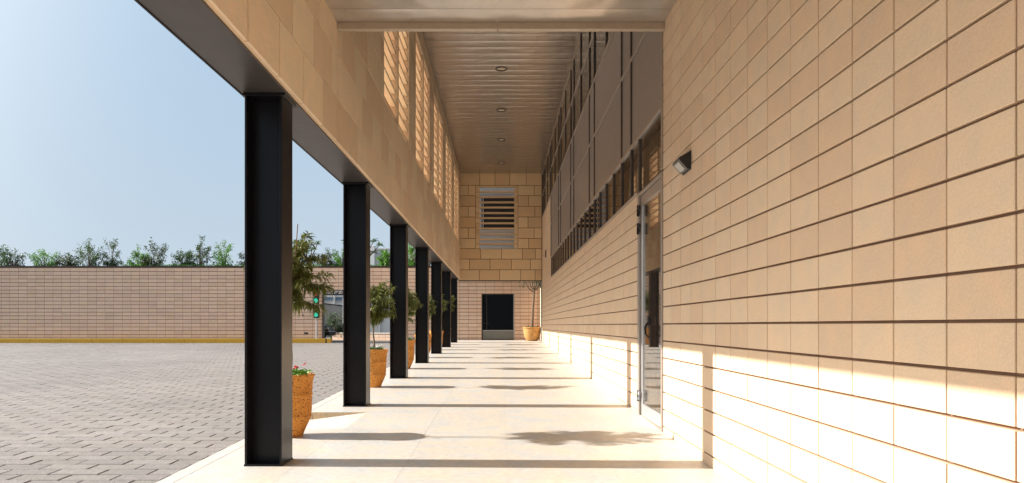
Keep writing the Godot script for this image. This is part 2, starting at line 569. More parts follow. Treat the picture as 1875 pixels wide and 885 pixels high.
func build_stone_walls() -> void:
	# the long wall beyond the door
	var o := thing("stone_wall", "long pale sandstone block wall with raked courses beyond the glass door", "wall", Vector3(XR, fy(10.8), -10.8))
	var st := stool()
	bx(st, Vector3(XR + 0.024, -0.5, -DT - 0.2), Vector3(XR + 0.26, 3.433, -10.83))
	bx(st, Vector3(XR + 0.024, 3.433, -DE - 0.3), Vector3(XR + 0.26, 6.78, -29.99))
	put(o, "backing", st.commit(), M.mortar)
	var rest := stool()
	var n := [0]
	block_wall(o, 10.83, DT, 3.433, 10.83, n, rest)
	block_wall(o, 29.99, DE, 6.78, 29.99, n, rest, 3.4)
	var r := put(o, "stone_blocks", rest.commit(), toned(M.stone0))
	r.set_meta("kind", "stuff")
	# the near wall
	o = thing("stone_wall", "orange sandstone block wall carrying the wedge lamp, before the glass door", "wall", Vector3(XR, 0, -9.2))
	st = stool()
	bx(st, Vector3(XR + 0.024, -0.5, -9.175), Vector3(XR + 0.26, 5.9, 9.2))
	put(o, "backing", st.commit(), M.mortar)
	rest = stool()
	n = [0]
	block_wall(o, -9.0, 9.19, 5.4, 9.19 - 0.45 * 41, n, rest)
	r = put(o, "stone_blocks", rest.commit(), toned(M.stone0))
	r.set_meta("kind", "stuff")
	# rooms behind, closed and dark
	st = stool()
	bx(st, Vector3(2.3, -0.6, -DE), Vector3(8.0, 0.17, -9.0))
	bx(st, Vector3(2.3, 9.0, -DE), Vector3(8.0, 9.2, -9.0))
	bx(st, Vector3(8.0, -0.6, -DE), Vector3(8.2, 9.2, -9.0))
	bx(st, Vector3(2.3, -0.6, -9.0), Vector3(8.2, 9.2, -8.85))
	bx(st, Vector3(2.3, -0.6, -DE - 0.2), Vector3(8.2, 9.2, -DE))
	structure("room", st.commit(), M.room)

func build_glazing() -> void:
	var o := thing("curtain_wall", "tall bronze framed curtain wall of grey panels and dark windows above the stone wall", "window wall", Vector3(XR, 3.433, -9.2))
	var x0 := XR - 0.012
	var x1 := XR + 0.075
	var xg := XR + 0.014
	var Y := func(r: float) -> float: return 1.5 + XR * r
	var ys: Array = [3.433, Y.call(1.365), Y.call(2.04), Y.call(2.63), Y.call(3.17), YC - 0.02]
	var hw := 0.032
	# lines of mullions
	var mod := 0.91
	var ms := []
	var d := 11.47
	while d < 30.1:
		ms.append(d)
		d += mod
	# clerestory: the pane over the door, then one every module
	var edges := [9.22, 10.80] + ms
	for i in edges.size() - 1:
		var y0: float = ys[0] + 0.035
		solid(o, "window_pane", M.tinted_glass, Vector3(xg, y0, -edges[i + 1] + hw), Vector3(xg + 0.008, ys[1] - 0.03, -edges[i] - hw), 0.001)
	for e in edges:
		if e > 9.3:
			solid(o, "mullion", M.frame_shaded, Vector3(x0, ys[0] + 0.03, -e - hw * 0.8), Vector3(x1, ys[1] - 0.028, -e + hw * 0.8))
	solid(o, "sill", M.frame, Vector3(x0 - 0.012, ys[0] - 0.004, -30.0), Vector3(x1, ys[0] + 0.03, -10.84))
	solid(o, "transom", M.frame, Vector3(x0 - 0.004, ys[1] - 0.028, -30.0), Vector3(x1, ys[1] + 0.032, -9.2))
	# grey panels: four modules wide, then one
	var cuts := [9.22, 11.47]
	var k := 0
	while cuts[-1] < 29.0:
		cuts.append(cuts[-1] + (mod if k % 2 == 0 else mod * 4.0))
		k += 1
	cuts[-1] = 29.99
	for row in [1, 2]:
		for i in cuts.size() - 1:
			solid(o, "grey_panel", M.panel, Vector3(xg - 0.004, ys[row] + 0.03, -cuts[i + 1] + 0.056), Vector3(xg + 0.02, ys[row + 1] - 0.042, -cuts[i] - 0.056), 0.002)
	for i in cuts.size():
		if i > 0:
			for row in [1, 2]:
				solid(o, "mullion", M.frame_shaded, Vector3(x0, ys[row] + 0.03, -cuts[i] - 0.026), Vector3(x1, ys[row + 1] - 0.026, -cuts[i] + 0.026))
	solid(o, "transom", M.frame, Vector3(x0, ys[2] - 0.026, -29.99), Vector3(x1 - 0.002, ys[2] + 0.03, -9.2))
	solid(o, "transom", M.frame, Vector3(x0 - 0.003, ys[3] - 0.026, -DE), Vector3(x1, ys[3] + 0.03, -9.2))
	solid(o, "transom", M.frame, Vector3(x0, ys[4] - 0.024, -DE), Vector3(x1 - 0.002, ys[4] + 0.024, -9.2))
	solid(o, "transom", M.frame, Vector3(x0, ys[5] - 0.05, -DE), Vector3(x1, ys[5] + 0.01, -9.2))
	solid(o, "gasket", M.gasket, Vector3(xg + 0.03, ys[1], -30.0), Vector3(xg + 0.05, ys[3], -9.2), 0.002)
	# two rows of upper windows on to the end wall
	var up := [9.22, 11.47, 12.38, 14.2]
	d = 16.02
	while d < 36.0:
		up.append(d)
		up.append(d + mod)
		up.append(d + mod * 3.0)
		d += mod * 5.0
	up = up.filter(func(v): return v < 36.0)
	up.append(DE - 0.03)
	for row in [3, 4]:
		for i in up.size() - 1:
			solid(o, "window_pane", M.tinted_glass, Vector3(xg, ys[row] + 0.03, -up[i + 1] + 0.026), Vector3(xg + 0.008, ys[row + 1] - (0.024 if row == 3 else 0.05), -up[i] - 0.026), 0.001)
			solid(o, "mullion", M.frame_shaded, Vector3(x0, ys[row] + 0.026, -up[i + 1] - 0.024), Vector3(x1, ys[row + 1] - (0.024 if row == 3 else 0.05), -up[i + 1] + 0.024))
	solid(o, "end_post", M.frame, Vector3(XR - 0.02, 3.44, -9.235), Vector3(XR + 0.09, YC, -9.178))

func build_door() -> void:
	var f := fy(10.0)
	var o := thing("glass_door", "tall framed glass door reflecting the floor, set in the stone wall", "door", Vector3(XR, f, -10.0))
	var top := 3.40
	solid(o, "door_post", M.frame, Vector3(XR - 0.02, fy(9.2), -9.245), Vector3(XR + 0.09, 3.425, -9.18))
	solid(o, "door_post", M.frame, Vector3(XR - 0.02, fy(10.8), -10.825), Vector3(XR + 0.09, 3.425, -10.70))
	solid(o, "door_head", M.frame, Vector3(XR - 0.015, top - 0.02, -10.7), Vector3(XR + 0.085, 3.428, -9.245))
	var a := 9.262
	var b := 10.67
	var lo := f + 0.012
	var hi := top - 0.03
	var xa := XR + 0.008
	var xb := XR + 0.052
	var lf := solid(o, "door_leaf", M.frame, Vector3(xa, hi - 0.14, -b), Vector3(xb, hi, -a))
	solid(lf, "stile", M.bright_metal, Vector3(xa, lo, -b), Vector3(xb, hi - 0.142, -b + 0.07))
	solid(lf, "stile", M.frame, Vector3(xa, lo, -a - 0.05), Vector3(xb, hi - 0.142, -a))
	solid(lf, "bottom_rail", M.bright_metal, Vector3(xa, lo, -b + 0.072), Vector3(xb, lo + 0.17, -a - 0.052))
	solid(lf, "glass_pane", M.glass, Vector3(XR + 0.024, lo + 0.172, -b + 0.072), Vector3(XR + 0.034, hi - 0.142, -a - 0.052), 0.001)
	for y in [3.16, 2.90, f + 0.29]:
		var h := put(o, "hinge", hinge_mesh(), M.black if y > 1.0 else M.galvanised, Vector3(XR - 0.022, y, -10.69))
		h.rotation.y = 0.0
	# pull handle: a plate and a bent bar
	var st := stool()
	chamfer(st, Vector3(XR - 0.012, 1.56, -10.02), Vector3(0.04, 0.12, 0.05), 0.006)
	tube(st, [Vector3(XR - 0.03, 1.53, -10.02), Vector3(XR - 0.075, 1.47, -9.96), Vector3(XR - 0.08, 1.38, -9.90), Vector3(XR - 0.03, 1.33, -9.90)], 0.016, 0.013, 8)
	put(o, "handle", st.commit(), M.black)

func hinge_mesh() -> ArrayMesh:
	if not cache.has("hinge"):
		var st := stool()
		chamfer(st, Vector3(-0.004, 0.034, 0.035), Vector3(0.03, 0.05, 0.10), 0.004)
		chamfer(st, Vector3(-0.004, -0.034, -0.02), Vector3(0.03, 0.05, 0.12), 0.004)
		lathe(st, [Vector2(0.0, -0.08), Vector2(0.018, -0.08), Vector2(0.018, 0.08), Vector2(0.0, 0.08)], 10, Vector3(-0.012, 0, 0))
		cache["hinge"] = st.commit()
	return cache["hinge"]

func build_fascia() -> void:
	var o := thing("stone_fascia_wall", "sandstone clad wall carried on the steel columns, pierced by louvred openings", "wall", Vector3(XF, YS, -9.15))
	var xb := XF - 0.03
	var core := stool()
	var yb := 5.40
	var yt := 8.51
	# backing in bands and piers
	bx(core, Vector3(XO, YS + 0.004, -DE), Vector3(xb, yb - 0.004, 9.0))
	bx(core, Vector3(XO, yt + 0.004, -DE), Vector3(xb, 9.4, -D1))
	var open := []
	for k in 5:
		var s := 12.78 + 4.72 * k
		open.append([s, s + 1.62])
		open.append([s + 1.80, s + 3.42])
	var prev := D1
	var piers := []
	for e in open + [[DE, DE]]:
		piers.append([prev, e[0]])
		prev = e[1]
	for p in piers:
		bx(core, Vector3(XO, yb - 0.004, -p[1] + 0.004), Vector3(xb, yt + 0.004, -p[0] - 0.004))
	put(o, "backing", core.commit(), M.fascia3)
	# mortar bed behind the panels
	var bed := stool()
	var xm := xb + 0.004
	bx(bed, Vector3(xb, YS + 0.02, -DE), Vector3(xm, yb - 0.02, 8.9))
	bx(bed, Vector3(xb, yt + 0.02, -DE), Vector3(xm, 9.0, -D1))
	for p in piers:
		if p[1] - p[0] > 0.5:
			bx(bed, Vector3(xb, yb - 0.02, -p[1] + 0.02), Vector3(xm, yt + 0.02, -p[0] - 0.02))
	put(o, "mortar_bed", bed.commit(), M.mortar)
	var rowh := (yb - YS) / 3.0
	var panel := func(d0: float, d1: float, y0: float, y1: float) -> void:
		if d1 - d0 < 0.02:
			return
		var x := XF - 0.016 + rng.randf_range(-0.001, 0.001)
		put(o, "stone_panel", block_mesh(Vector3(0.032, snappedf(y1 - y0 - 0.014, 0.001), snappedf(d1 - d0 - 0.024, 0.001)), 0.002), pick("fascia"), Vector3(x, (y0 + y1) / 2.0, -(d0 + d1) / 2.0))
	var run := func(d0: float, d1: float, y0: float, y1: float, off: float) -> void:
		var len := 0.83
		var d := d0
		var e := d0 + off
		while d < d1 - 0.01:
			if d1 - e < 0.22:
				e = d1
			e = minf(e, d1)
			panel.call(d, e, y0, y1)
			d = e
			e += len
	var offs := [0.42, 0.80, 0.25, 0.6, 0.38, 0.8, 0.3, 0.55, 0.7]
	for r in 3:
		var y0 := YS + rowh * r
		run.call(-4.0, D1 - 0.006, y0, y0 + rowh, [0.83 - 0.05, 0.37, 0.6][r])
		run.call(D1 + 0.006, DE, y0, y0 + rowh, offs[r])
	var ph := (yt - yb) / 6.0
	for i in piers.size():
		var p: Array = piers[i]
		for r in 6:
			if p[1] - p[0] > 0.5:
				run.call(p[0] + (0.006 if i == 0 else 0.0), p[1], yb + ph * r, yb + ph * (r + 1), [0.35, 0.75][r % 2])
			else:
				panel.call(p[0], p[1], yb + ph * r, yb + ph * (r + 1))
	run.call(D1 + 0.006, DE, yt, 9.04, 0.5)
	# louvre slats
	var n := 12
	var step := (yt - yb) / n
	for e in open:
		for i in n:
			var y := yb + step * (i + 0.5) + rng.randf_range(-0.006, 0.006)
			var s := put(o, "louvre_slat", block_mesh(Vector3(0.42, 0.05, 1.616), 0.004), pick("fascia"), Vector3(XF - 0.245, y, -(e[0] + e[1]) / 2.0))
			s.rotation = Vector3(rng.randf_range(-0.003, 0.003), 0, 0)
	# roofs over the arcade
	var st := stool()
	bx(st, Vector3(XO - 0.04, 9.41, -DE - 0.32), Vector3(8.3, 9.7, -8.7))
	bx(st, Vector3(XO - 0.04, 5.44, -8.7), Vector3(8.3, 5.9, 9.2))
	bx(st, Vector3(XF + 0.0, 5.9, -9.10), Vector3(2.3, 9.41, -8.75))
	structure("roof", st.commit(), M.concrete)

func build_columns() -> void:
	# steel beam under the fascia
	var o := thing("steel_beam", "dark painted steel beam running under the fascia along the column heads", "beam", Vector3(-2.28, YS, -20.0))
	var st := stool()
	bx(st, Vector3(XO + 0.004, YS - 0.022, -DE), Vector3(XF - 0.05, YS, 9.0))
	put(o, "bottom_plate", st.commit(), M.soffit_steel)
	st = stool()
	bx(st, Vector3(XO - 0.012, YS - 0.03, -DE), Vector3(XO + 0.002, YS + 0.35, 9.0))
	put(o, "edge_plate", st.commit(), M.steel)
	var ds := [7.5, 11.95, 16.8, 21.65, 26.4, 31.1, 35.7]
	var xr := -2.126
	var xl := -2.486
	var dep := 0.37
	var who := ["first dark steel column, set before the door ramp", "second dark steel column, just past the door ramp", "third dark steel column counted from the ramp end", "fourth dark steel column counted from the ramp end", "fifth dark steel column counted from the ramp end", "sixth dark steel column, next to last of the row", "last dark steel column, close to the end wall"]
	for i in ds.size():
		var d: float = ds[i]
		var c := thing("steel_column", who[i], "column", Vector3((xl + xr) / 2.0, fy(d), -d), "steel columns of the arcade")
		var y0 := fy(d - dep) - 0.006
		var y1 := YS - 0.05
		var z1 := -d + dep
		solid(c, "flange", M.steel, Vector3(xr - 0.022, y0, -d), Vector3(xr, y1, z1), 0.003)
		solid(c, "flange", M.steel, Vector3(xl, y0, -d), Vector3(xl + 0.022, y1, z1), 0.003)
		solid(c, "web", M.steel, Vector3(xl + 0.022, y0, -d + dep / 2.0 - 0.009), Vector3(xr - 0.022, y1, -d + dep / 2.0 + 0.009), 0.001)
		solid(c, "cap_plate", M.steel, Vector3(xl - 0.012, y1, -d - 0.02), Vector3(xr + 0.035, YS - 0.024, z1 + 0.02), 0.003)
		solid(c, "base_plate", M.steel, Vector3(xl - 0.006, y0 - 0.002, -d - 0.004), Vector3(xr + 0.006, fy(d) + 0.012, z1 + 0.004), 0.002)

func wavy_plank(sx: float, sd: float, seed_: int, bow: float, wave: float) -> ArrayMesh:
	var st := stool()
	var n := noise(seed_, 0.55, 2)
	var nx := 40
	var nd := 8
	st.set_smooth_group(0)
	var P := func(i: int, j: int) -> Vector3:
		var u := float(i) / nx
		var v := float(j) / nd
		var x := (u - 0.5) * sx
		var z := (v - 0.5) * sd
		var rim := 1.0 - pow(absf(2.0 * v - 1.0), 6.0)
		var y := -bow * (1.0 - pow(2.0 * v - 1.0, 2.0)) + wave * n.get_noise_2d(x * 1.6, z * 2.2) * rim
		if j == 0 or j == nd:
			y += 0.004
		return Vector3(x, y, z)
	for i in nx:
		for j in nd:
			var q := [P.call(i, j), P.call(i + 1, j), P.call(i + 1, j + 1), P.call(i, j + 1)]
			for k in [0, 1, 2, 0, 2, 3]:
				st.add_vertex(q[k])
	st.generate_normals()
	return st.commit()

func build_ceilings() -> void:
	var w := 0.445
	var st := stool()
	bx(st, Vector3(XF - 0.01, YC + 0.05, -DE), Vector3(XR + 0.05, YC + 0.3, -9.1))
	var c := structure("ceiling", st.commit(), M.gasket)
	var kinds := []
	for i in 9:
		kinds.append(wavy_plank(XR - XF - 0.004, w - 0.005, 50 + i, 0.0028 + 0.001 * (i % 4), 0.005 + 0.002 * (i % 3)))
	var d := 19.43 - w * 23.0
	while d < DE - 0.05:
		var e := minf(d + w, DE)
		if e - d > 0.3:
			put(c, "ceiling_plank", kinds[rng.randi() % 9], M.ceiling_metal, Vector3((XR + XF) / 2.0, YC + rng.randf_range(-0.002, 0.002), -(d + e) / 2.0))
		d = e
	# low ceiling
	st = stool()
	bx(st, Vector3(XF - 0.01, YL + 0.05, -9.05), Vector3(XR + 0.05, YL + 0.2, 9.0))
	c = structure("ceiling_low", st.commit(), M.gasket)
	var e2 := 9.085
	var b := 8.71
	var k := 0
	while e2 > -8.5:
		var pl := wavy_plank(XR - XF - 0.004, e2 - b - 0.006, 90 + k, 0.002, 0.014)
		put(c, "ceiling_panel", pl, M.low_metal, Vector3((XR + XF) / 2.0, YL, -(e2 + b) / 2.0))
		e2 = b
		b -= 0.9
		k += 1
	for e in [[XF, -0.045], [-0.041, XR]]:
		solid(c, "edge_trim", M.lip, Vector3(e[0] + 0.002, YL - 0.082, -9.17), Vector3(e[1] - 0.002, YL + 0.21, -9.088), 0.004)
	# recessed downlights
	var lm := ["round recessed downlight nearest the low ceiling", "second round downlight from the low ceiling", "third round downlight from the low ceiling", "round recessed downlight closest to the end wall"]
	var dd := [21.52, 25.65, 29.74, 33.98]
	for i in 4:
		var o := thing("recessed_downlight", lm[i], "downlight", Vector3(0, YC - 0.014, -dd[i]), "downlights along the ceiling")
		var r := stool()
		lathe(r, [Vector2(0.135, 0.03), Vector2(0.15, -0.016), Vector2(0.165, -0.018), Vector2(0.175, 0.012)], 32)
		r.generate_normals()
		put(o, "trim_ring", r.commit(), M.soffit_steel, o.position)
		r = stool()
		lathe(r, [Vector2(0.134, 0.012), Vector2(0.12, 0.004), Vector2(0.0, -0.002)], 28)
		r.generate_normals()
		put(o, "lens", r.commit(), M.lamp_lens, o.position)
		for a in 3:
			var g := TAU * a / 3.0
			put(o, "clip", block_mesh(Vector3(0.02, 0.012, 0.02), 0.002), M.black, o.position + Vector3(cos(g) * 0.145, -0.014, sin(g) * 0.145))

func ey(py: float) -> float:
	return 1.5 + (596.0 - py) * DE / 1350.0
func ex(zx: float) -> float:
	return (820.0 + zx / 4.425 - 918.0) * DE / 1350.0

func build_end_wall() -> void:
	var o := thing("end_wall", "large tan sandstone block wall with a slatted window closing the arcade", "wall", Vector3(0, 3.71, -DE))
	var ya := [321.5, 339.8, 358.3, 378.0, 397.6, 417.5, 436.7, 455.5, 474.7, 494.3, 514.0]
	var yy := []
	for v in ya:
		yy.append(ey(v))
	var zf := -DE
	var L := XF - 0.1
	var R := XR - 0.02
	var o0 := -1.272
	var o1 := 0.82
	var i0 := -1.07
	var i1 := 0.631
	var ytop: float = yy[1]
	var ybot: float = yy[7]
	var st := stool()
	bx(st, Vector3(L, ytop, zf - 0.3), Vector3(XR + 0.02, YC + 0.3, zf - 0.035))
	bx(st, Vector3(L, 3.71, zf - 0.3), Vector3(XR + 0.02, ybot, zf - 0.035))
	bx(st, Vector3(L, ybot, zf - 0.3), Vector3(o0, ytop, zf - 0.035))
	bx(st, Vector3(o1, ybot, zf - 0.3), Vector3(XR + 0.02, ytop, zf - 0.035))
	put(o, "backing", st.commit(), M.mortar)
	var rows := [[258, 382, 502, 635], [165], [], [165], [], [165], [], [265, 435, 605, 710], [175, 342, 515, 670], [255, 420, 590, 708]]
	var rowsr := [[], [700], [655], [705], [650], [700], [655], [], [], []]
	var blk := func(x0: float, x1: float, y0: float, y1: float) -> void:
		put(o, "stone_block", block_mesh(Vector3(x1 - x0 - 0.024, y1 - y0 - 0.028, 0.04), 0.003), pick("block"), Vector3((x0 + x1) / 2.0, (y0 + y1) / 2.0, zf - 0.02 + rng.randf_range(-0.002, 0.002)))
	for r in 10:
		var y1: float = yy[r]
		var y0: float = yy[r + 1]
		if r == 0:
			y1 = YC + 0.05
		var xs := [L]
		for v in rows[r]:
			xs.append(ex(v))
		if r >= 1 and r <= 6:
			xs.append(o0)
			for i in xs.size() - 1:
				blk.call(xs[i], xs[i + 1], y0, y1)
			xs = [o1]
			for v in rowsr[r]:
				xs.append(ex(v))
		xs.append(R)
		for i in xs.size() - 1:
			blk.call(xs[i], xs[i + 1], y0, y1)
	# louvre: slats, and small blocks carrying them at both sides
	var sy := [183, 225, 267, 310, 352, 397, 438, 480, 523, 568, 610, 650]
	var last := ytop
	for v in sy:
		var y := ey(300.0 + v / 4.425)
		put(o, "louvre_slat", block_mesh(Vector3(o1 - o0 - 0.01, 0.062, 0.28), 0.004), pick("block"), Vector3((o0 + o1) / 2.0, y, zf - 0.13))
		if last - y - 0.04 > 0.05:
			for e in [[o0, i0], [i1, o1]]:
				put(o, "spacer_block", block_mesh(Vector3(e[1] - e[0] - 0.014, last - y - 0.048, 0.25), 0.003), pick("block"), Vector3((e[0] + e[1]) / 2.0, (last + y + 0.031) / 2.0 - 0.004, zf - 0.135))
		last = y - 0.031
	for e in [[o0, i0], [i1, o1]]:
		put(o, "spacer_block", block_mesh(Vector3(e[1] - e[0] - 0.014, last - ybot - 0.01, 0.25), 0.003), pick("block"), Vector3((e[0] + e[1]) / 2.0, (last + ybot) / 2.0, zf - 0.135))
	solid(o, "lintel", M.soffit_steel, Vector3(L, 3.68, zf - 0.3), Vector3(XR, 3.709, zf + 0.002))
	# grey block wall and dark window seen through the slats
	var zb := -DT + 0.02
	o = thing("grey_block_wall", "grey block wall with a dark window, seen through the end wall slats", "wall", Vector3(0, 4.6, zb))
	st = stool()
	bx(st, Vector3(-2.6, 4.56, zb - 0.3), Vector3(2.4, 10.5, zb - 0.03))
	put(o, "backing", st.commit(), M.far_grey)
	var wy0 := 1.5 + (596.0 - 422.0) * 38.5 / 1350.0
	var wy1 := 1.5 + (596.0 - 362.0) * 38.5 / 1350.0
	for r in 22:
		var y0 := 4.57 + 0.27 * r
		var x := -2.6 + (0.4 if r % 2 else 0.0)
		while x < 2.35:
			var x1 := minf(x + 0.82, 2.38)
			var m := (y0 + 0.135)
			if not (m > wy0 - 0.05 and m < wy1 + 0.05 and x1 > -1.1 and x < 0.9):
				put(o, "grey_block", block_mesh(Vector3(snappedf(x1 - x - 0.008, 0.001), 0.262, 0.04), 0.003), pick("grey_block"), Vector3((x + x1) / 2.0, y0 + 0.135, zb - 0.012))
			x = x1
	var wn := solid(o, "window", M.bright_metal, Vector3(-1.12, wy0 - 0.05, zb - 0.03), Vector3(1.0, wy0 + 0.02, zb + 0.03))
	solid(wn, "window_frame", M.bright_metal, Vector3(-1.12, wy0 + 0.022, zb - 0.03), Vector3(-1.04, wy1, zb + 0.03))
	solid(wn, "window_frame", M.bright_metal, Vector3(-0.98, wy0 + 0.022, zb - 0.03), Vector3(-0.93, wy1, zb + 0.02))
	solid(wn, "window_frame", M.bright_metal, Vector3(-1.12, wy1 + 0.002, zb - 0.03), Vector3(1.0, wy1 + 0.06, zb + 0.03))
	solid(wn, "pane", M.black, Vector3(-1.03, wy0 + 0.022, zb - 0.03), Vector3(1.0, wy1, zb - 0.02), 0.001)
	# steel post in the corner
	o = thing("corner_post", "slim grey steel post in the corner beside the planter bowl", "post", Vector3(2.0, fy(DE), -DE))
	solid(o, "shaft", M.galvanised, Vector3(1.955, fy(DE), -DE - 0.06), Vector3(2.012, 3.68, -DE + 0.004))
	solid(o, "foot", M.galvanised, Vector3(1.93, fy(DE) - 0.005, -DE - 0.08), Vector3(2.014, fy(DE) + 0.03, -DE + 0.03))

# tiles in the plane z = -DT between x0 and x1, leaving the holes out
func tiles(o: Node3D, x0: float, x1: float, y0: float, y1: float, holes: Array, first: float, seen: Array) -> void:
	var w := 0.452
	var h := 0.193
	var rest := stool()
	var n := 0
	var some := false
	for r in int(ceil((y1 - y0) / h - 0.01)):
		var b := y1 - h * r
		var a := maxf(b - h, y0)
		if b - a < 0.03:
			continue
		var j := int(floor((x0 - first) / w))
		while first + w * j < x1 - 0.01:
			var s := maxf(first + w * j, x0)
			var e := minf(first + w * (j + 1), x1)
			j += 1
			var cuts := [[s, e]]
			for hl in holes:
				if b > hl[2] + 0.02 and a < hl[3] - 0.02:
					var nxt := []
					for c in cuts:
						if c[1] <= hl[0] or c[0] >= hl[1]:
							nxt.append(c)
						else:
							if c[0] < hl[0]:
								nxt.append([c[0], hl[0]])
							if c[1] > hl[1]:
								nxt.append([hl[1], c[1]])
					cuts = nxt
			for c in cuts:
				if c[1] - c[0] < 0.04:
					continue
				var size := Vector3(snappedf(c[1] - c[0] - 0.012, 0.001), snappedf(b - a - 0.026, 0.001), 0.03)
				var at := Vector3((c[0] + c[1]) / 2.0, (a + b) / 2.0, -DT - 0.015 + rng.randf_range(-0.0015, 0.0015))
				var single := false
				for v in seen:
					if at.x > v[0] and at.x < v[1]:
						single = true
				if single and n < 300:
					put(o, "wall_tile", block_mesh(size, 0.003), pick("tile"), at)
					n += 1
				else:
					var v := rng.randf_range(0.90, 1.04)
					rest.set_color(Color(v, v * rng.randf_range(0.96, 1.01), v * rng.randf_range(0.93, 1.02)))
					chamfer(rest, at, size, 0.003)
					some = true
	if some:
		var m := put(o, "wall_tiles", rest.commit(), toned(M.tile0))
		m.set_meta("kind", "stuff")

func build_street_wall() -> void:
	var f := fy(DT)
	# lower wall behind the end wall, with the dark glass door
	var o := thing("tiled_wall", "pinkish stacked tile wall around the dark glass door under the end wall", "wall", Vector3(0, f, -DT))
	var h0 := -1.03
	var h1 := 0.68
	var ht := 3.149
	var st := stool()
	bx(st, Vector3(-2.35, 0.2, -DT - 0.3), Vector3(h0, 4.54, -DT - 0.022))
	bx(st, Vector3(h1, 0.2, -DT - 0.3), Vector3(XR + 0.2, 4.54, -DT - 0.022))
	bx(st, Vector3(h0, ht, -DT - 0.3), Vector3(h1, 4.54, -DT - 0.022))
	put(o, "backing", st.commit(), M.mortar)
	tiles(o, -2.35, XR + 0.01, f - 0.02, 4.5, [[h0, h1, 0.0, ht]], -2.18, [[-9.0, 9.0]])
	# dark glazed door
	o = thing("dark_glass_door", "dark glazed double door with a grey metal kick panel in the tiled wall", "door", Vector3(-0.17, f, -DT))
	var z := -DT - 0.12
	solid(o, "frame", M.gasket, Vector3(h0, f, z - 0.05), Vector3(h0 + 0.05, ht, z + 0.05))
	solid(o, "frame", M.galvanised, Vector3(h1 - 0.05, f, z - 0.05), Vector3(h1, ht, z + 0.05))
	solid(o, "frame", M.gasket, Vector3(h0 + 0.05, ht - 0.06, z - 0.05), Vector3(h1 - 0.05, ht, z + 0.05))
	solid(o, "kick_panel", M.door_base, Vector3(h0 + 0.05, f + 0.05, z - 0.02), Vector3(h1 - 0.05, f + 0.48, z + 0.03))
	solid(o, "rail", M.galvanised, Vector3(h0 + 0.05, f + 0.482, z - 0.03), Vector3(h1 - 0.05, f + 0.52, z + 0.045))
	solid(o, "sill", M.soffit_steel, Vector3(h0 + 0.05, f - 0.01, z - 0.03), Vector3(h1 - 0.05, f + 0.048, z + 0.06))
	solid(o, "glass_pane", M.dark_glass, Vector3(h0 + 0.05, f + 0.522, z - 0.004), Vector3(-0.78, ht - 0.062, z + 0.004), 0.001)
	solid(o, "glass_pane", M.dark_glass, Vector3(-0.75, f + 0.522, z - 0.004), Vector3(h1 - 0.05, ht - 0.062, z + 0.004), 0.001)
	solid(o, "meeting_stile", M.gasket, Vector3(-0.78, f + 0.522, z - 0.02), Vector3(-0.75, ht - 0.062, z + 0.02))
	for x in [-0.88, -0.70]:
		solid(o, "door_knob", M.soffit_steel, Vector3(x - 0.03, f + 0.86, z + 0.004), Vector3(x + 0.03, f + 0.89, z + 0.05))
	st = stool()
	bx(st, Vector3(h0 - 0.4, f - 0.1, -DT - 4.0), Vector3(h0 - 0.3, ht + 0.4, -DT - 0.31))
	bx(st, Vector3(h1 + 0.3, f - 0.1, -DT - 4.0), Vector3(h1 + 0.4, ht + 0.4, -DT - 0.31))
	bx(st, Vector3(h0 - 0.4, f - 0.1, -DT - 4.1), Vector3(h1 + 0.4, ht + 0.4, -DT - 4.0))
	bx(st, Vector3(h0 - 0.4, ht + 0.3, -DT - 4.0), Vector3(h1 + 0.4, ht + 0.4, -DT - 0.31))
	bx(st, Vector3(h0 - 0.3, f - 0.1, -DT - 4.0), Vector3(h1 + 0.3, f, -DT - 0.31))
	structure("lobby_wall", st.commit(), M.room)
	# the same wall along the far side of the street, with the driveway opening
	o = thing("tiled_wall", "long tan tiled garden wall across the street, broken by the driveway opening", "wall", Vector3(-12.0, f - DROP, -DT))
	var g0 := -9.35
	var g1 := -5.3
	var gt := 3.08
	st = stool()
	bx(st, Vector3(-34.0, 0.2, -DT - 0.3), Vector3(g0, 4.54, -DT - 0.022))
	bx(st, Vector3(g1, 0.2, -DT - 0.3), Vector3(-2.352, 4.54, -DT - 0.022))
	bx(st, Vector3(g0, gt, -DT - 0.3), Vector3(g1, 4.54, -DT - 0.022))
	put(o, "backing", st.commit(), M.mortar)
	tiles(o, -34.0, -2.354, f - DROP - 0.02, 4.5, [[g0, g1, 0.0, 3.342]], -2.18, [[-10.95, -8.2], [-7.0, -5.7], [-5.1, -4.2]])
	solid(o, "coping", M.gasket, Vector3(-34.0, 4.541, -DT - 0.3), Vector3(-2.36, 4.60, -DT + 0.012))
	solid(o, "corner_trim", M.gasket, Vector3(g0 - 0.012, f - DROP, -DT - 0.28), Vector3(g0 + 0.05, gt, -DT + 0.01))
	# sign over the driveway, white letters on black
	o = thing("driveway_sign", "black sign band with white Hebrew letters over the driveway opening", "sign", Vector3(-7.3, gt, -DT))
	solid(o, "board", M.sign_board, Vector3(g0, gt, -DT - 0.2), Vector3(g1, 3.335, -DT + 0.03))
	hebrew(o, (626.5 - 918.0) * DT / 1350.0, gt + 0.075, -DT + 0.034, 0.142)
	# yellow kerb with the signal on it
	o = thing("yellow_kerb", "yellow painted concrete kerb along the foot of the tiled wall", "kerb", Vector3(-12.0, f - DROP, -38.2))
	var ky := fy(38.2) - DROP - 0.01
	var x := -34.0
	while x < -9.1:
		var x1 := minf(x + 1.6, -9.10)
		solid(o, "kerb_stone", M.yellow, Vector3(x, ky, -DT + 0.005), Vector3(x1 - 0.006, ky + 0.235, -38.12), 0.012)
		x = x1
	solid(o, "kerb_stone", M.black, Vector3(-9.10, ky, -DT + 0.005), Vector3(-9.045, ky + 0.235, -38.12), 0.006)
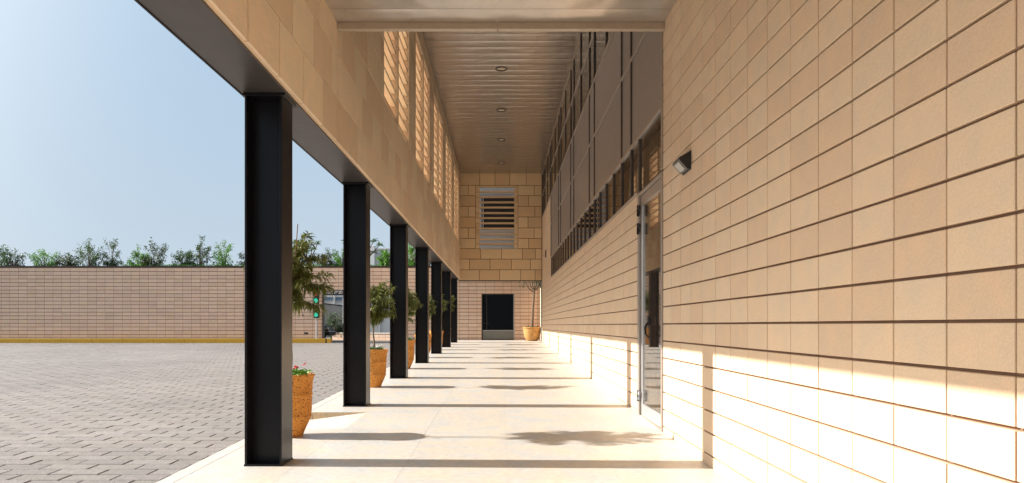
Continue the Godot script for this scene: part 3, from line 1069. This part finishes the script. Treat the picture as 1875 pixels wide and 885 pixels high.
	solid(o, "kerb_stone", M.yellow, Vector3(-9.041, ky, -DT + 0.005), Vector3(-8.83, ky + 0.235, -38.12), 0.012)

func stroke(st: SurfaceTool, a: Vector2, b: Vector2, at: Vector3, s: float, t: float) -> void:
	var c := (a + b) / 2.0
	var v := b - a
	chamfer(st, at + Vector3(c.x * s, c.y * s, 0), Vector3(v.length() * s + t, t, 0.012), 0.001, Basis(Vector3.BACK, atan2(v.y, v.x)))

func hebrew(o: Node3D, right: float, y: float, z: float, s: float) -> void:
	var V := func(a: float, b: float) -> Vector2: return Vector2(a, b)
	var het := [0.66, [[0.06, 0.0, 0.06, 1.0], [0.06, 1.0, 0.6, 1.0], [0.6, 0.0, 0.6, 1.0]]]
	var nun := [0.40, [[0.34, 0.0, 0.34, 1.0], [0.15, 1.0, 0.34, 1.0], [0.0, 0.0, 0.34, 0.0]]]
	var yod := [0.20, [[0.12, 0.5, 0.12, 1.0]]]
	var tav := [0.74, [[0.66, 0.0, 0.66, 1.0], [0.08, 1.0, 0.66, 1.0], [0.2, 0.0, 0.2, 1.0], [0.0, 0.0, 0.2, 0.0]]]
	var alef := [0.72, [[0.05, 1.0, 0.66, 0.0], [0.62, 1.0, 0.48, 0.4], [0.06, 0.0, 0.22, 0.62]]]
	var vav := [0.20, [[0.12, 0.0, 0.12, 1.0]]]
	var resh := [0.56, [[0.5, 0.0, 0.5, 1.0], [0.0, 1.0, 0.5, 1.0]]]
	var mem := [0.68, [[0.06, 0.0, 0.06, 1.0], [0.06, 1.0, 0.6, 1.0], [0.6, 0.0, 0.6, 1.0], [0.06, 0.0, 0.6, 0.0]]]
	var x := right
	for g in [het, nun, yod, yod, tav, null, alef, vav, resh, het, yod, mem]:
		if g == null:
			x -= 0.45 * s
			continue
		x -= g[0] * s
		var st := stool()
		for e in g[1]:
			stroke(st, V.call(e[0], e[1]), V.call(e[2], e[3]), Vector3(x, y, z), s, 0.024)
		put(o, "letter", st.commit(), M.sign_text)
		x -= 0.18 * s

# ---------------------------------------------------------------- plants
func pot_mesh() -> ArrayMesh:
	var st := stool()
	var p := [Vector2(0.0, 0.0), Vector2(0.142, 0.0), Vector2(0.150, 0.02), Vector2(0.168, 0.07), Vector2(0.200, 0.14), Vector2(0.228, 0.205), Vector2(0.238, 0.235), Vector2(0.246, 0.238), Vector2(0.248, 0.25), Vector2(0.241, 0.256), Vector2(0.248, 0.33), Vector2(0.251, 0.42), Vector2(0.252, 0.492), Vector2(0.259, 0.496), Vector2(0.260, 0.510), Vector2(0.253, 0.516), Vector2(0.258, 0.60), Vector2(0.266, 0.67), Vector2(0.278, 0.715), Vector2(0.286, 0.728), Vector2(0.286, 0.742), Vector2(0.278, 0.748), Vector2(0.262, 0.745), Vector2(0.254, 0.715), Vector2(0.25, 0.66)]
	lathe(st, p, 40, Vector3.ZERO, 0.006)
	st.generate_normals()
	return st.commit()

# an uneven crown of lance leaves on real twigs; returns [trunk, crown]
func potted_tree(seed_: int, h0: float, h1: float, rx: float, nleaf: int) -> Array:
	rng.seed = seed_
	var tr := stool()
	var cr := stool()
	var fork := Vector3(rng.randf_range(-0.02, 0.02), h0 + 0.05, rng.randf_range(-0.02, 0.02))
	tube(tr, [Vector3.ZERO, Vector3(0.012, h0 * 0.35, 0.008), Vector3(-0.008, h0 * 0.7, 0), fork], 0.019, 0.015, 9)
	var mid := Vector3(0, (h0 + h1) / 2.0, 0)
	var ry := (h1 - h0) / 2.0
	var nb := 70
	var per := int(nleaf / nb)
	for b in nb:
		var u := rdir()
		var rr := pow(rng.randf(), 0.45)
		var tip := mid + Vector3(u.x * rx, u.y * ry, u.z * rx) * rr * rng.randf_range(0.85, 1.16)
		var st0 := fork.lerp(Vector3(0, h1 - 0.15, 0), clampf((tip.y - h0) / (h1 - h0) * 0.8, 0, 0.8))
		var bend := (st0 + tip) / 2.0 + Vector3(0, 0.05, 0)
		tube(tr, [st0, bend, tip], 0.006, 0.002, 4)
		for k in per:
			var t := rng.randf_range(0.35, 1.05)
			var p := st0.lerp(bend, t * 2.0) if t < 0.5 else bend.lerp(tip, t * 2.0 - 1.0)
			var dir := ((tip - mid).normalized() * 0.7 + rdir() * 0.9 + Vector3(0, -0.15, 0)).normalized()
			leaf(cr, p + rdir() * 0.02, dir, rng.randf_range(0.075, 0.13), rng.randf_range(0.02, 0.033), rng.randf_range(0.1, 0.5))
	tube(tr, [fork, Vector3(0, h1 - 0.12, 0)], 0.013, 0.004, 6)
	return [tr.commit(), cr.commit()]

func pot_flowers(seed_: int, r: float, h: float) -> Array:
	rng.seed = seed_
	var lv := stool()
	var fl := []
	for i in 34:
		var a := rng.randf_range(0, TAU)
		var q := r * sqrt(rng.randf())
		var base := Vector3(cos(a) * q, 0, sin(a) * q)
		var n := 5
		for k in n:
			var dir := (Vector3(cos(a), 0, sin(a)) * rng.randf_range(0.0, 0.7) + Vector3(0, 1, 0) + rdir() * 0.7).normalized()
			leaf(lv, base + Vector3(0, rng.randf_range(0, h * 0.4), 0), dir, rng.randf_range(0.5, 1.0) * h, h * 0.24, 0.3)
		if i % 6 == 0:
			var top := base * 1.05 + Vector3(0, h * rng.randf_range(0.75, 1.2), 0)
			var one := stool()
			for k in 6:
				leaf(one, top, (rdir() + Vector3(0, 0.5, 0)).normalized(), 0.035, 0.03, 0.1)
			fl.append(one.commit())
	return [lv.commit(), fl]

func build_pots() -> void:
	var dd := [8.86, 14.62, 19.3, 23.9, 28.75, 33.2]
	var X := -2.535
	var ord := ["first", "second", "third", "fourth", "fifth", "sixth"]
	var pot := pot_mesh()
	var soil := stool()
	lathe(soil, [Vector2(0.254, -0.01), Vector2(0.16, 0.012), Vector2(0.0, 0.016)], 24, Vector3.ZERO, 0.01)
	soil.generate_normals()
	var soil_m := soil.commit()
	var trees := [potted_tree(71, 0.76, 1.76, 0.50, 4400), potted_tree(72, 0.50, 1.46, 0.46, 3500), potted_tree(73, 0.55, 1.45, 0.43, 3000)]
	var petals := ["petal_red", "petal_white", "petal_pink", "petal_pink", "petal_white", "petal_red"]
	var words := ["red", "white", "pink", "pink", "white", "red"]
	for i in 6:
		var d: float = dd[i]
		var base := Vector3(X, fy(d), -d)
		var pl := "pitted orange terracotta urn behind the %s steel column" % ord[i]
		if i == 0:
			pl = "pitted orange terracotta urn beside the ramp, holding a staked tree"
		var o := thing("terracotta_pot", pl, "pot", base, "terracotta urns along the arcade")
		put(o, "urn", pot, M.clay, base)
		put(o, "soil", soil_m, M.soil, base + Vector3(0, 0.69, 0))
		o.rotation.y = 0.9 * i
		var top := base + Vector3(0, 0.70, 0)
		var t := thing("potted_tree", ("small leafy tree in the %s terracotta urn of the row" % ord[i]) if i else "small leafy tree tied to a cane in the urn beside the ramp", "tree", top, "trees in the terracotta urns")
		var tm: Array = trees[[0, 1, 2, 1, 2, 0][i]]
		put(t, "trunk", tm[0], M.bark, top)
		put(t, "crown", tm[1], M.leaf, top)
		t.rotation.y = [0.0, 0.6, 2.0, 3.4, 4.4, 1.1][i]
		var fm := pot_flowers(90 + i, 0.21, 0.14 if i != 1 else 0.12)
		var f := thing("flowering_plant", "low %s flowering plants round the tree in the %s urn" % [words[i], ord[i]], "flowers", top, "flowers in the terracotta urns")
		put(f, "leaves", fm[0], M.leaf_bright if i == 0 else M.leaf_rosette, top)
		for one in fm[1]:
			put(f, "flower", one, M[petals[i]], top)
	# bamboo cane of the first tree
	var cane := stool()
	var d0 := 8.86
	tube(cane, [Vector3(-2.575, fy(d0) + 0.62, -8.80), Vector3((545.0 - 918.0) * 8.74 / 1350.0, 1.5 + 186.0 * 8.74 / 1350.0, -8.74)], 0.0075, 0.006, 6)
	var ct := thing("garden_cane", "thin brown garden cane standing in the urn beside the ramp", "cane", Vector3(-2.57, fy(d0) + 0.62, -8.8))
	put(ct, "shaft", cane.commit(), M.cane)
	# planter bowl in the far corner
	var bd := 37.5
	var bb := Vector3(1.56, fy(bd), -bd)
	var b := thing("planter_bowl", "wide round clay planter bowl in the far corner under the end wall", "planter", bb)
	var st := stool()
	lathe(st, [Vector2(0.0, 0.0), Vector2(0.22, 0.0), Vector2(0.27, 0.03), Vector2(0.36, 0.16), Vector2(0.42, 0.34), Vector2(0.445, 0.55), Vector2(0.45, 0.64), Vector2(0.475, 0.655), Vector2(0.48, 0.70), Vector2(0.455, 0.71), Vector2(0.42, 0.68), Vector2(0.42, 0.6)], 40, Vector3.ZERO, 0.004)
	st.generate_normals()
	put(b, "bowl", st.commit(), M.pale_clay, bb)
	st = stool()
	lathe(st, [Vector2(0.43, 0.63), Vector2(0.2, 0.66), Vector2(0.0, 0.665)], 24)
	st.generate_normals()
	put(b, "soil", st.commit(), M.soil, bb)
	rng.seed = 501
	var tt := bb + Vector3(0, 0.65, 0)
	var t2 := thing("bare_tree", "nearly bare young tree with forked pale branches in the planter bowl", "tree", tt)
	st = stool()
	var cr := stool()
	tube(st, [Vector3.ZERO, Vector3(0.03, 0.5, 0.0), Vector3(0.05, 1.0, 0.02), Vector3(0.10, 1.65, 0.0), Vector3(0.12, 2.0, 0.0)], 0.075, 0.05, 9)
	var top2 := Vector3(0.11, 1.7, 0.0)
	for e in [[-0.28, 0.85, 0.1], [0.02, 1.1, -0.1], [0.16, 0.95, 0.1], [0.34, 0.8, -0.05], [-0.12, 1.0, -0.2], [0.26, 0.6, 0.2], [-0.5, 0.75, -0.1]]:
		var en: Vector3 = top2 + Vector3(e[0], e[1], e[2])
		tube(st, [top2 + Vector3(0, rng.randf_range(-0.1, 0.25), 0), (top2 + en) / 2.0 + Vector3(e[0] * 0.12, -0.02, 0), en], 0.034, 0.012, 6)
		for k in 16:
			var p: Vector3 = en + Vector3(rng.randf_range(-0.25, 0.25), rng.randf_range(-0.35, 0.2), rng.randf_range(-0.2, 0.2))
			tube(st, [en.lerp(top2, 0.1), p], 0.005, 0.002, 3)
			for l in 3:
				leaf(cr, p + rdir() * 0.03, (rdir() + Vector3(0, -0.5, 0)).normalized(), 0.11, 0.03)
	put(t2, "trunk", st.commit(), M.pale_bark, tt)
	put(t2, "crown", cr.commit(), M.leaf_dusty, tt)
	var fm2 := pot_flowers(120, 0.38, 0.14)
	var f2 := thing("flowering_plant", "small pink flowers round the rim of the planter bowl", "flowers", tt, "flowers in the planters")
	put(f2, "leaves", fm2[0], M.leaf_deep, tt)
	for one in fm2[1]:
		put(f2, "flower", one, M.petal_pink, tt)

# ---------------------------------------------------------------- garden on top of the tiled wall
func at(px: float, py: float, d: float) -> Vector3:
	return Vector3((px - 918.0) * d / 1350.0, 1.5 - (py - 596.0) * d / 1350.0, -d)

func rosette_tree(tips: Array, foot: Vector3, label: String, len: float) -> void:
	var o := thing("frangipani_tree", label, "tree", foot, "garden trees on the wall")
	var tr := stool()
	var cr := stool()
	for t in tips:
		var tip: Vector3 = t - foot
		var k := Vector3(tip.x * 0.45, tip.y * 0.5, tip.z * 0.5)
		tube(tr, [Vector3.ZERO, k * 0.6 + Vector3(0, 0.1, 0), k + Vector3(0, 0.06, 0), tip], 0.05, 0.022, 6)
		for i in 22:
			var a := TAU * i * 0.382
			var lift := rng.randf_range(-0.25, 0.9)
			var dir := Vector3(cos(a), lift, sin(a)).normalized()
			leaf(cr, tip + Vector3(0, rng.randf_range(-0.06, 0.04), 0), dir, len * rng.randf_range(0.7, 1.1), len * 0.27, 0.22, 0.18)
	put(o, "trunk", tr.commit(), M.pale_bark, foot)
	put(o, "crown", cr.commit(), M.leaf_rosette, foot)

func shrub(foot: Vector3, w: float, h: float, n: int, ll: float, lw: float, m: Material, label: String, group := "garden shrubs on the wall", called := "garden_shrub") -> void:
	var o := thing(called, label, "shrub", foot, group)
	var tr := stool()
	var cr := stool()
	var nb := maxi(12, int(n / 26))
	for b in nb:
		var u := rdir()
		var tip := Vector3(u.x * w, h * (0.5 + 0.5 * u.y), u.z * w) * rng.randf_range(0.72, 1.12)
		tip.y = maxf(tip.y, 0.08)
		var bend := Vector3(tip.x * 0.35, tip.y * 0.6, tip.z * 0.35)
		tube(tr, [Vector3(u.x * 0.05, -0.03, u.z * 0.05), bend, tip], 0.014, 0.004, 4)
		for k in int(n / nb):
			var t := pow(rng.randf(), 0.6)
			var p := bend.lerp(tip, t) + rdir() * 0.14 * w
			p.y = maxf(p.y, 0.02)
			leaf(cr, p, ((tip - Vector3(0, h * 0.4, 0)).normalized() * 0.7 + rdir()).normalized(), ll * rng.randf_range(0.6, 1.2), lw * rng.randf_range(0.7, 1.2), 0.25)
	put(o, "stems", tr.commit(), M.bark, foot)
	put(o, "foliage", cr.commit(), m, foot)

func build_garden() -> void:
	rng.seed = 777
	var st := stool()
	bx(st, Vector3(-34.0, 3.4, -40.4), Vector3(-9.35, 4.55, -DT - 0.31))
	bx(st, Vector3(-5.3, 3.4, -40.4), Vector3(-2.7, 4.55, -DT - 0.31))
	bx(st, Vector3(-9.35, 3.4, -40.4), Vector3(-5.3, 4.55, -DT - 0.31))
	structure("terrain", st.commit(), M.soil)
	var y := 4.55
	rosette_tree([at(549, 452, 39.4), at(571, 457, 39.2), at(581, 446, 39.6), at(540, 445, 39.8), at(560, 462, 39.0)], Vector3(at(566, 490, 39.3).x, y, -39.3), "frangipani tree with starry leaf clusters rising behind the staked potted tree", 0.34)
	rosette_tree([at(632, 443, 39.3), at(640, 434, 39.5), at(650, 440, 39.2), at(684, 442, 39.4), at(695, 449, 39.1), at(683, 463, 39.3), at(668, 436, 39.6)], Vector3(at(662, 490, 39.3).x, y, -39.3), "frangipani tree with starry leaf clusters beside the white far building", 0.36)
	shrub(Vector3(at(592, 490, 39.2).x, y, -39.2), 0.55, 0.78, 900, 0.10, 0.045, M.leaf_deep, "dark twiggy shrub on the wall above the driveway sign's end")
	shrub(Vector3(at(609, 490, 39.5).x, y, -39.5), 0.62, 1.05, 620, 0.11, 0.05, M.leaf_dusty, "loose airy shrub on the wall over the driveway sign")
	shrub(Vector3(at(627, 490, 39.1).x, y, -39.1), 0.48, 0.98, 1100, 0.12, 0.055, M.leaf_bright, "bright green bush on the wall next to the second steel column")
	shrub(Vector3(at(707, 490, 39.0).x, y, -39.0), 0.42, 1.0, 800, 0.20, 0.075, M.leaf_bright, "bright broad leaved bush on the wall next to the third steel column")
	shrub(Vector3(at(756, 490, 39.2).x, y, -39.2), 0.55, 1.35, 900, 0.22, 0.08, M.leaf_bright, "tall bright bush on the wall between third and fourth columns")
	shrub(Vector3(at(785, 490, 39.4).x, y, -39.4), 0.5, 0.9, 400, 0.18, 0.07, M.leaf_rosette, "green bush on the wall between fourth and fifth columns")
	# out beyond the staked tree the same planting goes on
	var words := ["dark green", "bright green", "dusty green", "blue green"]
	var kinds := ["leaf_deep", "leaf_bright", "leaf_dusty", "leaf_rosette"]
	for i in 15:
		var x := -13.3 - 1.25 * i + rng.randf_range(-0.3, 0.3)
		shrub(Vector3(x, y, -39.3 + rng.randf_range(-0.2, 0.2)), rng.randf_range(0.5, 0.75), rng.randf_range(0.7, 1.7), 900, 0.15, 0.06, M[kinds[i % 4]], "%s garden shrub on the long wall past the staked tree" % words[i % 4], words[i % 4] + " shrubs further along the wall")
	# low ground cover at the wall's edge
	var gc := stool()
	for i in 2600:
		var x := rng.randf_range(-20.0, -4.5)
		var p := Vector3(x, y + 0.03 + rng.randf_range(0, 0.12), -DT - 0.33 - rng.randf_range(0.0, 0.3))
		leaf(gc, p, (rdir() + Vector3(0, 0.5, 0.6)).normalized(), rng.randf_range(0.07, 0.13), 0.05, 0.4)
	var g := put(self, "ground_cover", gc.commit(), M.leaf_bright)
	g.set_meta("kind", "stuff")
	g.set_meta("label", "low green ground cover trailing along the wall's top edge")
	g.set_meta("category", "ground cover")
	# pale building far behind
	var o := thing("far_building", "pale plain two part building behind the garden wall", "building", Vector3(-9.0, 3.0, -62.0))
	solid(o, "wing", M.far_white, Vector3(-10.9, 0.0, -66.0), Vector3(-10.35, 8.0, -60.0), 0.02)
	solid(o, "wing", M.far_grey, Vector3(-10.34, 0.0, -66.0), Vector3(-7.0, 7.75, -60.6), 0.02)
	solid(o, "parapet", M.far_white, Vector3(-10.34, 7.752, -66.0), Vector3(-6.98, 7.86, -60.58), 0.01)

func build_driveway() -> void:
	rng.seed = 888
	var gy := fy(42.0) - DROP
	# low tiled wall, bush, drive wall, white building with windows
	var o := thing("low_tiled_wall", "low cream tiled wall inside the driveway opening", "wall", Vector3(-7.9, gy, -42.0))
	var x := -10.0
	while x < -5.2:
		for r in 2:
			solid(o, "wall_tile", pick("tile"), Vector3(x, gy + 0.19 * r - 0.02, -42.1), Vector3(x + 0.444, gy + 0.19 * r + 0.16, -42.0), 0.004)
		x += 0.452
	solid(o, "coping", M.slab1, Vector3(-10.0, gy + 0.352, -42.2), Vector3(-5.1, gy + 0.43, -41.97), 0.008)
	solid(o, "backing", M.mortar, Vector3(-10.0, gy - 0.02, -42.19), Vector3(-5.1, gy + 0.35, -42.02), 0.004)
	o.rotation.y = -0.40
	shrub(Vector3(at(614, 608, 43.2).x, gy + 0.05, -43.2), 0.60, 1.55, 3000, 0.11, 0.05, M.leaf_dusty, "rounded dusty green bush behind the low wall in the driveway", "", "driveway_bush")
	shrub(Vector3(at(631, 608, 43.0).x, gy + 0.05, -43.0), 0.38, 0.95, 1200, 0.10, 0.045, M.leaf_deep, "small dark bush behind the low wall in the driveway", "", "driveway_bush")
	o = thing("drive_wall", "grey rendered wall with a sloping dark top edge in the driveway", "wall", Vector3(-10.0, gy, -47.0))
	var st := stool()
	var a := at(580, 555.5, 47.0)
	var b := at(628, 561.0, 47.0)
	for z in [-47.0, -47.25]:
		face(st, [Vector3(a.x, 0.0, z), Vector3(b.x, 0.0, z), Vector3(b.x, b.y, z), Vector3(a.x, a.y, z)], Vector3(0, 0, 1 if z > -47.1 else -1))
	face(st, [Vector3(b.x, 0, -47.0), Vector3(b.x, b.y, -47.0), Vector3(b.x, b.y, -47.25), Vector3(b.x, 0, -47.25)], Vector3.RIGHT)
	put(o, "wall_face", st.commit(), M.drive_wall)
	st = stool()
	var c := (a + b) / 2.0
	chamfer(st, Vector3(c.x, c.y + 0.03, -47.12), Vector3((b - a).length() + 0.05, 0.06, 0.32), 0.008, Basis(Vector3.BACK, atan2(b.y - a.y, b.x - a.x)))
	put(o, "coping", st.commit(), M.gasket)
	o = thing("white_building", "white building with a band of blue windows seen through the driveway", "building", Vector3(-12.0, 0.8, -54.0))
	st = stool()
	bx(st, Vector3(-22.0, 0.0, -58.0), Vector3(-6.0, 5.2, -54.0))
	put(o, "wall", st.commit(), M.white_paint)
	for e in [[560.0, 591.0], [592.5, 611.2], [614.2, 627.0], [630.0, 650.0], [652.0, 672.0], [674.0, 694.0], [696.0, 716.0]]:
		var p := at(e[0], 550.6, 54.0)
		var q := at(e[1], 544.6, 54.0)
		var w := solid(o, "window", M.far_grey, Vector3(p.x - 0.06, p.y - 0.08, -54.0), Vector3(q.x + 0.06, p.y - 0.005, -53.93))
		solid(w, "pane", M.far_glass, Vector3(p.x, p.y, -54.01), Vector3(q.x, q.y, -53.985), 0.002)
		solid(w, "frame", M.far_white, Vector3(p.x - 0.05, q.y + 0.004, -54.0), Vector3(q.x + 0.05, q.y + 0.07, -53.94))
	for px in [612.6, 651.0, 695.0]:
		var p := at(px, 575.0, 54.0)
		solid(o, "pilaster", M.far_white, Vector3(p.x - 0.05, 0.8, -54.0), Vector3(p.x + 0.05, 5.0, -53.86))
	o = thing("white_hoarding", "plain white upright hoarding beside the drive wall", "hoarding", Vector3(at(632, 600, 46.0).x, gy, -46.0))
	solid(o, "board", M.white_paint, Vector3(at(627.5, 600, 46.0).x, gy, -46.2), Vector3(at(640, 600, 46.0).x, at(630, 546.5, 46.0).y, -46.0), 0.01)
	# dark car nosing out from behind the wall
	var nose := at(606.0, 600, 41.0).x
	var cy := fy(41.0) - DROP
	o = thing("parked_car", "dark car with its nose showing behind the driveway corner", "car", Vector3(nose - 2.0, cy, -41.0))
	var pr := [[0.0, 0.32], [0.02, 0.55], [-0.03, 0.72], [-0.16, 0.84], [-0.55, 0.98], [-1.25, 1.08], [-1.85, 1.58], [-3.4, 1.62], [-4.0, 1.12], [-4.15, 0.9], [-4.15, 0.34]]
	st = stool()
	var z0 := -40.2
	var z1 := -41.85
	for i in pr.size():
		var u: Array = pr[i]
		var v: Array = pr[(i + 1) % pr.size()]
		var in0: float = 0.16 if u[1] > 1.15 else (0.1 if u[0] > -0.2 else 0.0)
		var in1: float = 0.16 if v[1] > 1.15 else (0.1 if v[0] > -0.2 else 0.0)
		var p0 := Vector3(nose + u[0], cy + u[1], z0 - in0)
		var p1 := Vector3(nose + v[0], cy + v[1], z0 - in1)
		var q0 := Vector3(nose + u[0], cy + u[1], z1 + in0)
		var q1 := Vector3(nose + v[0], cy + v[1], z1 + in1)
		var ctr := Vector3(nose - 2.0, cy + 0.7, -41.0)
		face(st, [p0, p1, q1, q0], (p0 + q1) / 2.0 - ctr)
		face(st, [Vector3(ctr.x, ctr.y, z0 - 0.02), p0, p1], Vector3.BACK)
		face(st, [Vector3(ctr.x, ctr.y, z1 + 0.02), q0, q1], Vector3.FORWARD)
	put(o, "body", st.commit(), M.car_paint)
	solid(o, "bumper", M.tyre, Vector3(nose - 0.35, cy + 0.3, -41.85), Vector3(nose + 0.07, cy + 0.5, -40.2), 0.05)
	solid(o, "bumper_strip", M.galvanised, Vector3(nose - 0.35, cy + 0.502, -41.8), Vector3(nose + 0.06, cy + 0.53, -40.25), 0.01)
	for z in [-40.32, -41.72]:
		solid(o, "headlight", M.lens, Vector3(nose - 0.14, cy + 0.62, z - 0.12), Vector3(nose + 0.012, cy + 0.74, z + 0.12), 0.02)
	for e in [[-0.75, -40.24], [-3.3, -40.24], [-0.75, -41.6], [-3.3, -41.6]]:
		var w := stool()
		lathe(w, [Vector2(0.0, 0.0), Vector2(0.2, 0.0), Vector2(0.29, 0.01), Vector2(0.31, 0.04), Vector2(0.31, 0.17), Vector2(0.28, 0.2), Vector2(0.0, 0.2)], 22)
		w.generate_normals()
		var wm := put(o, "wheel", w.commit(), M.tyre, Vector3(nose + e[0], cy + 0.31, e[1] + 0.0), Vector3(-PI / 2.0, 0, 0))
		wm.position.z += 0.0
	solid(o, "side_window", M.far_glass, Vector3(nose - 3.2, cy + 1.14, -40.36), Vector3(nose - 1.75, cy + 1.48, -40.33), 0.02)

func build_small_things() -> void:
	# wedge lamp on the near wall
	var d0 := 7.83
	var d1 := 8.13
	var o := thing("wall_lamp", "black wedge shaped lamp with a pale lens on the orange stone wall", "wall lamp", Vector3(XR, 3.2, -8.0))
	var st := stool()
	var prof := [Vector2(XR - 0.012, 3.352), Vector2(XR - 0.125, 3.29), Vector2(XR - 0.128, 3.272), Vector2(XR - 0.03, 3.165), Vector2(XR - 0.012, 3.165)]
	var ctr := Vector3(XR - 0.05, 3.26, -(d0 + d1) / 2.0)
	for i in prof.size():
		var u: Vector2 = prof[i]
		var v: Vector2 = prof[(i + 1) % prof.size()]
		var q := [Vector3(u.x, u.y, -d0), Vector3(v.x, v.y, -d0), Vector3(v.x, v.y, -d1), Vector3(u.x, u.y, -d1)]
		face(st, q, (q[0] + q[2]) / 2.0 - ctr)
		face(st, [Vector3(ctr.x, ctr.y, -d0), q[0], q[1]], Vector3.BACK)
		face(st, [Vector3(ctr.x, ctr.y, -d1), q[3], q[2]], Vector3.FORWARD)
	put(o, "housing", st.commit(), M.black)
	solid(o, "back_plate", M.black, Vector3(XR - 0.013, 3.155, -d1 - 0.012), Vector3(XR - 0.001, 3.36, -d0 + 0.012))
	# lens and bezel on the lower slanted face
	var e0 := Vector3(prof[2].x, prof[2].y, 0)
	var e1 := Vector3(prof[3].x, prof[3].y, 0)
	var dirv := (e1 - e0).normalized()
	var nrm := Vector3(-dirv.y, dirv.x, 0)
	if nrm.y > 0.0:
		nrm = -nrm
	var mid := (e0 + e1) / 2.0 + Vector3(0, 0, ctr.z)
	var bs := Basis(dirv, nrm, dirv.cross(nrm))
	var ln := (e1 - e0).length()
	for e in [["bezel", M.soffit_steel, Vector3(ln - 0.004, 0.008, d1 - d0 - 0.004), 0.003], ["lens", M.lens, Vector3(ln * 0.70, 0.012, (d1 - d0) * 0.62), 0.008]]:
		st = stool()
		chamfer(st, mid + nrm * (e[3] as float), e[2], 0.002, bs)
		put(o, e[0], st.commit(), e[1])
	# small dark plate high on the far stone wall
	o = thing("wall_plate", "small dark upright plate on the far stone wall", "plate", Vector3(XR, 4.72, -33.2))
	solid(o, "plate", M.soffit_steel, Vector3(XR - 0.035, 4.56, -33.35), Vector3(XR, 4.89, -33.1), 0.008)
	solid(o, "lens", M.black, Vector3(XR - 0.042, 4.60, -33.31), Vector3(XR - 0.034, 4.85, -33.14), 0.002)
	# pedestrian signal
	var d := 38.28
	var b := at(579.5, 618.5, d)
	b.y = fy(38.2) - DROP + 0.225
	o = thing("traffic_signal", "black signal heads with lit green lenses on a grey pole by the tiled wall", "traffic signal", b)
	st = stool()
	tube(st, [b, Vector3(b.x, at(579, 540, d).y, -d)], 0.045, 0.045, 12)
	put(o, "pole", st.commit(), M.galvanised)
	solid(o, "foot_plate", M.galvanised, Vector3(b.x - 0.11, b.y, -d - 0.1), Vector3(b.x + 0.11, b.y + 0.03, -d + 0.1))
	for e in [[583.0, 560.0], [557.0, 534.0]]:
		var lo := at(575.0, e[0], d)
		var hi := at(584.8, e[1], d)
		var w := hi.x - lo.x
		var h := solid(o, "signal_head", M.black, Vector3(lo.x, lo.y, -d + 0.03), Vector3(hi.x, hi.y, -d + 0.2), 0.02)
		solid(h, "rim", M.black, Vector3(lo.x + 0.05, hi.y, -d + 0.05), Vector3(hi.x - 0.05, hi.y + 0.03, -d + 0.18), 0.01)
		for k in 2:
			var c := Vector3(lo.x + w / 2.0, lerpf(lo.y, hi.y, 0.27 if k == 0 else 0.74), -d + 0.2)
			var l := stool()
			lathe(l, [Vector2(0.0, 0.022), Vector2(0.06, 0.016), Vector2(0.105, 0.002), Vector2(0.112, -0.01)], 24)
			l.generate_normals()
			put(h, "green_lens" if k == 0 else "lens", l.commit(), M.green_lens if k == 0 else M.black, c, Vector3(PI / 2.0, 0, 0))
			var vs := stool()
			for s in 13:
				var g := PI * s / 13.0
				var g2 := PI * (s + 1) / 13.0
				var p := Vector3(cos(g), sin(g), 0) * 0.128
				var q := Vector3(cos(g2), sin(g2), 0) * 0.128
				face(vs, [c + p, c + q, c + q + Vector3(0, 0, 0.13), c + p + Vector3(0, 0, 0.13)], p)
			put(h, "visor", vs.commit(), M.black)
			var tm := TextMesh.new()
			tm.text = "2"
			var f := SystemFont.new()
			f.font_names = PackedStringArray(["Droid Sans"])
			f.font_weight = 700
			tm.font = f
			tm.font_size = 16
			tm.pixel_size = 0.0095
			tm.depth = 0.004
			put(h, "digit", tm, M.galvanised if k == 0 else M.red_lens, c + Vector3(0, 0, 0.027))
	# plate and vent in the tiled wall
	var p := at(553.5, 580.0, DT)
	var q := at(555.0, 575.5, DT)
	o = thing("wall_socket", "small dark slot plate in the tan tiled wall", "plate", Vector3(p.x, p.y, -DT))
	solid(o, "plate", M.black, Vector3(p.x, p.y, -DT), Vector3(q.x, q.y, -DT + 0.02))
	p = at(557.0, 612.8, DT)
	q = at(564.0, 608.8, DT)
	o = thing("wall_vent", "dark rectangular vent low in the tan tiled wall", "vent", Vector3(p.x, p.y, -DT))
	solid(o, "frame", M.black, Vector3(p.x, p.y, -DT), Vector3(q.x, q.y, -DT + 0.014))
	for i in 4:
		var y := lerpf(p.y, q.y, (i + 0.5) / 4.0)
		solid(o, "slat", M.soffit_steel, Vector3(p.x + 0.01, y - 0.008, -DT + 0.014), Vector3(q.x - 0.01, y + 0.008, -DT + 0.022))
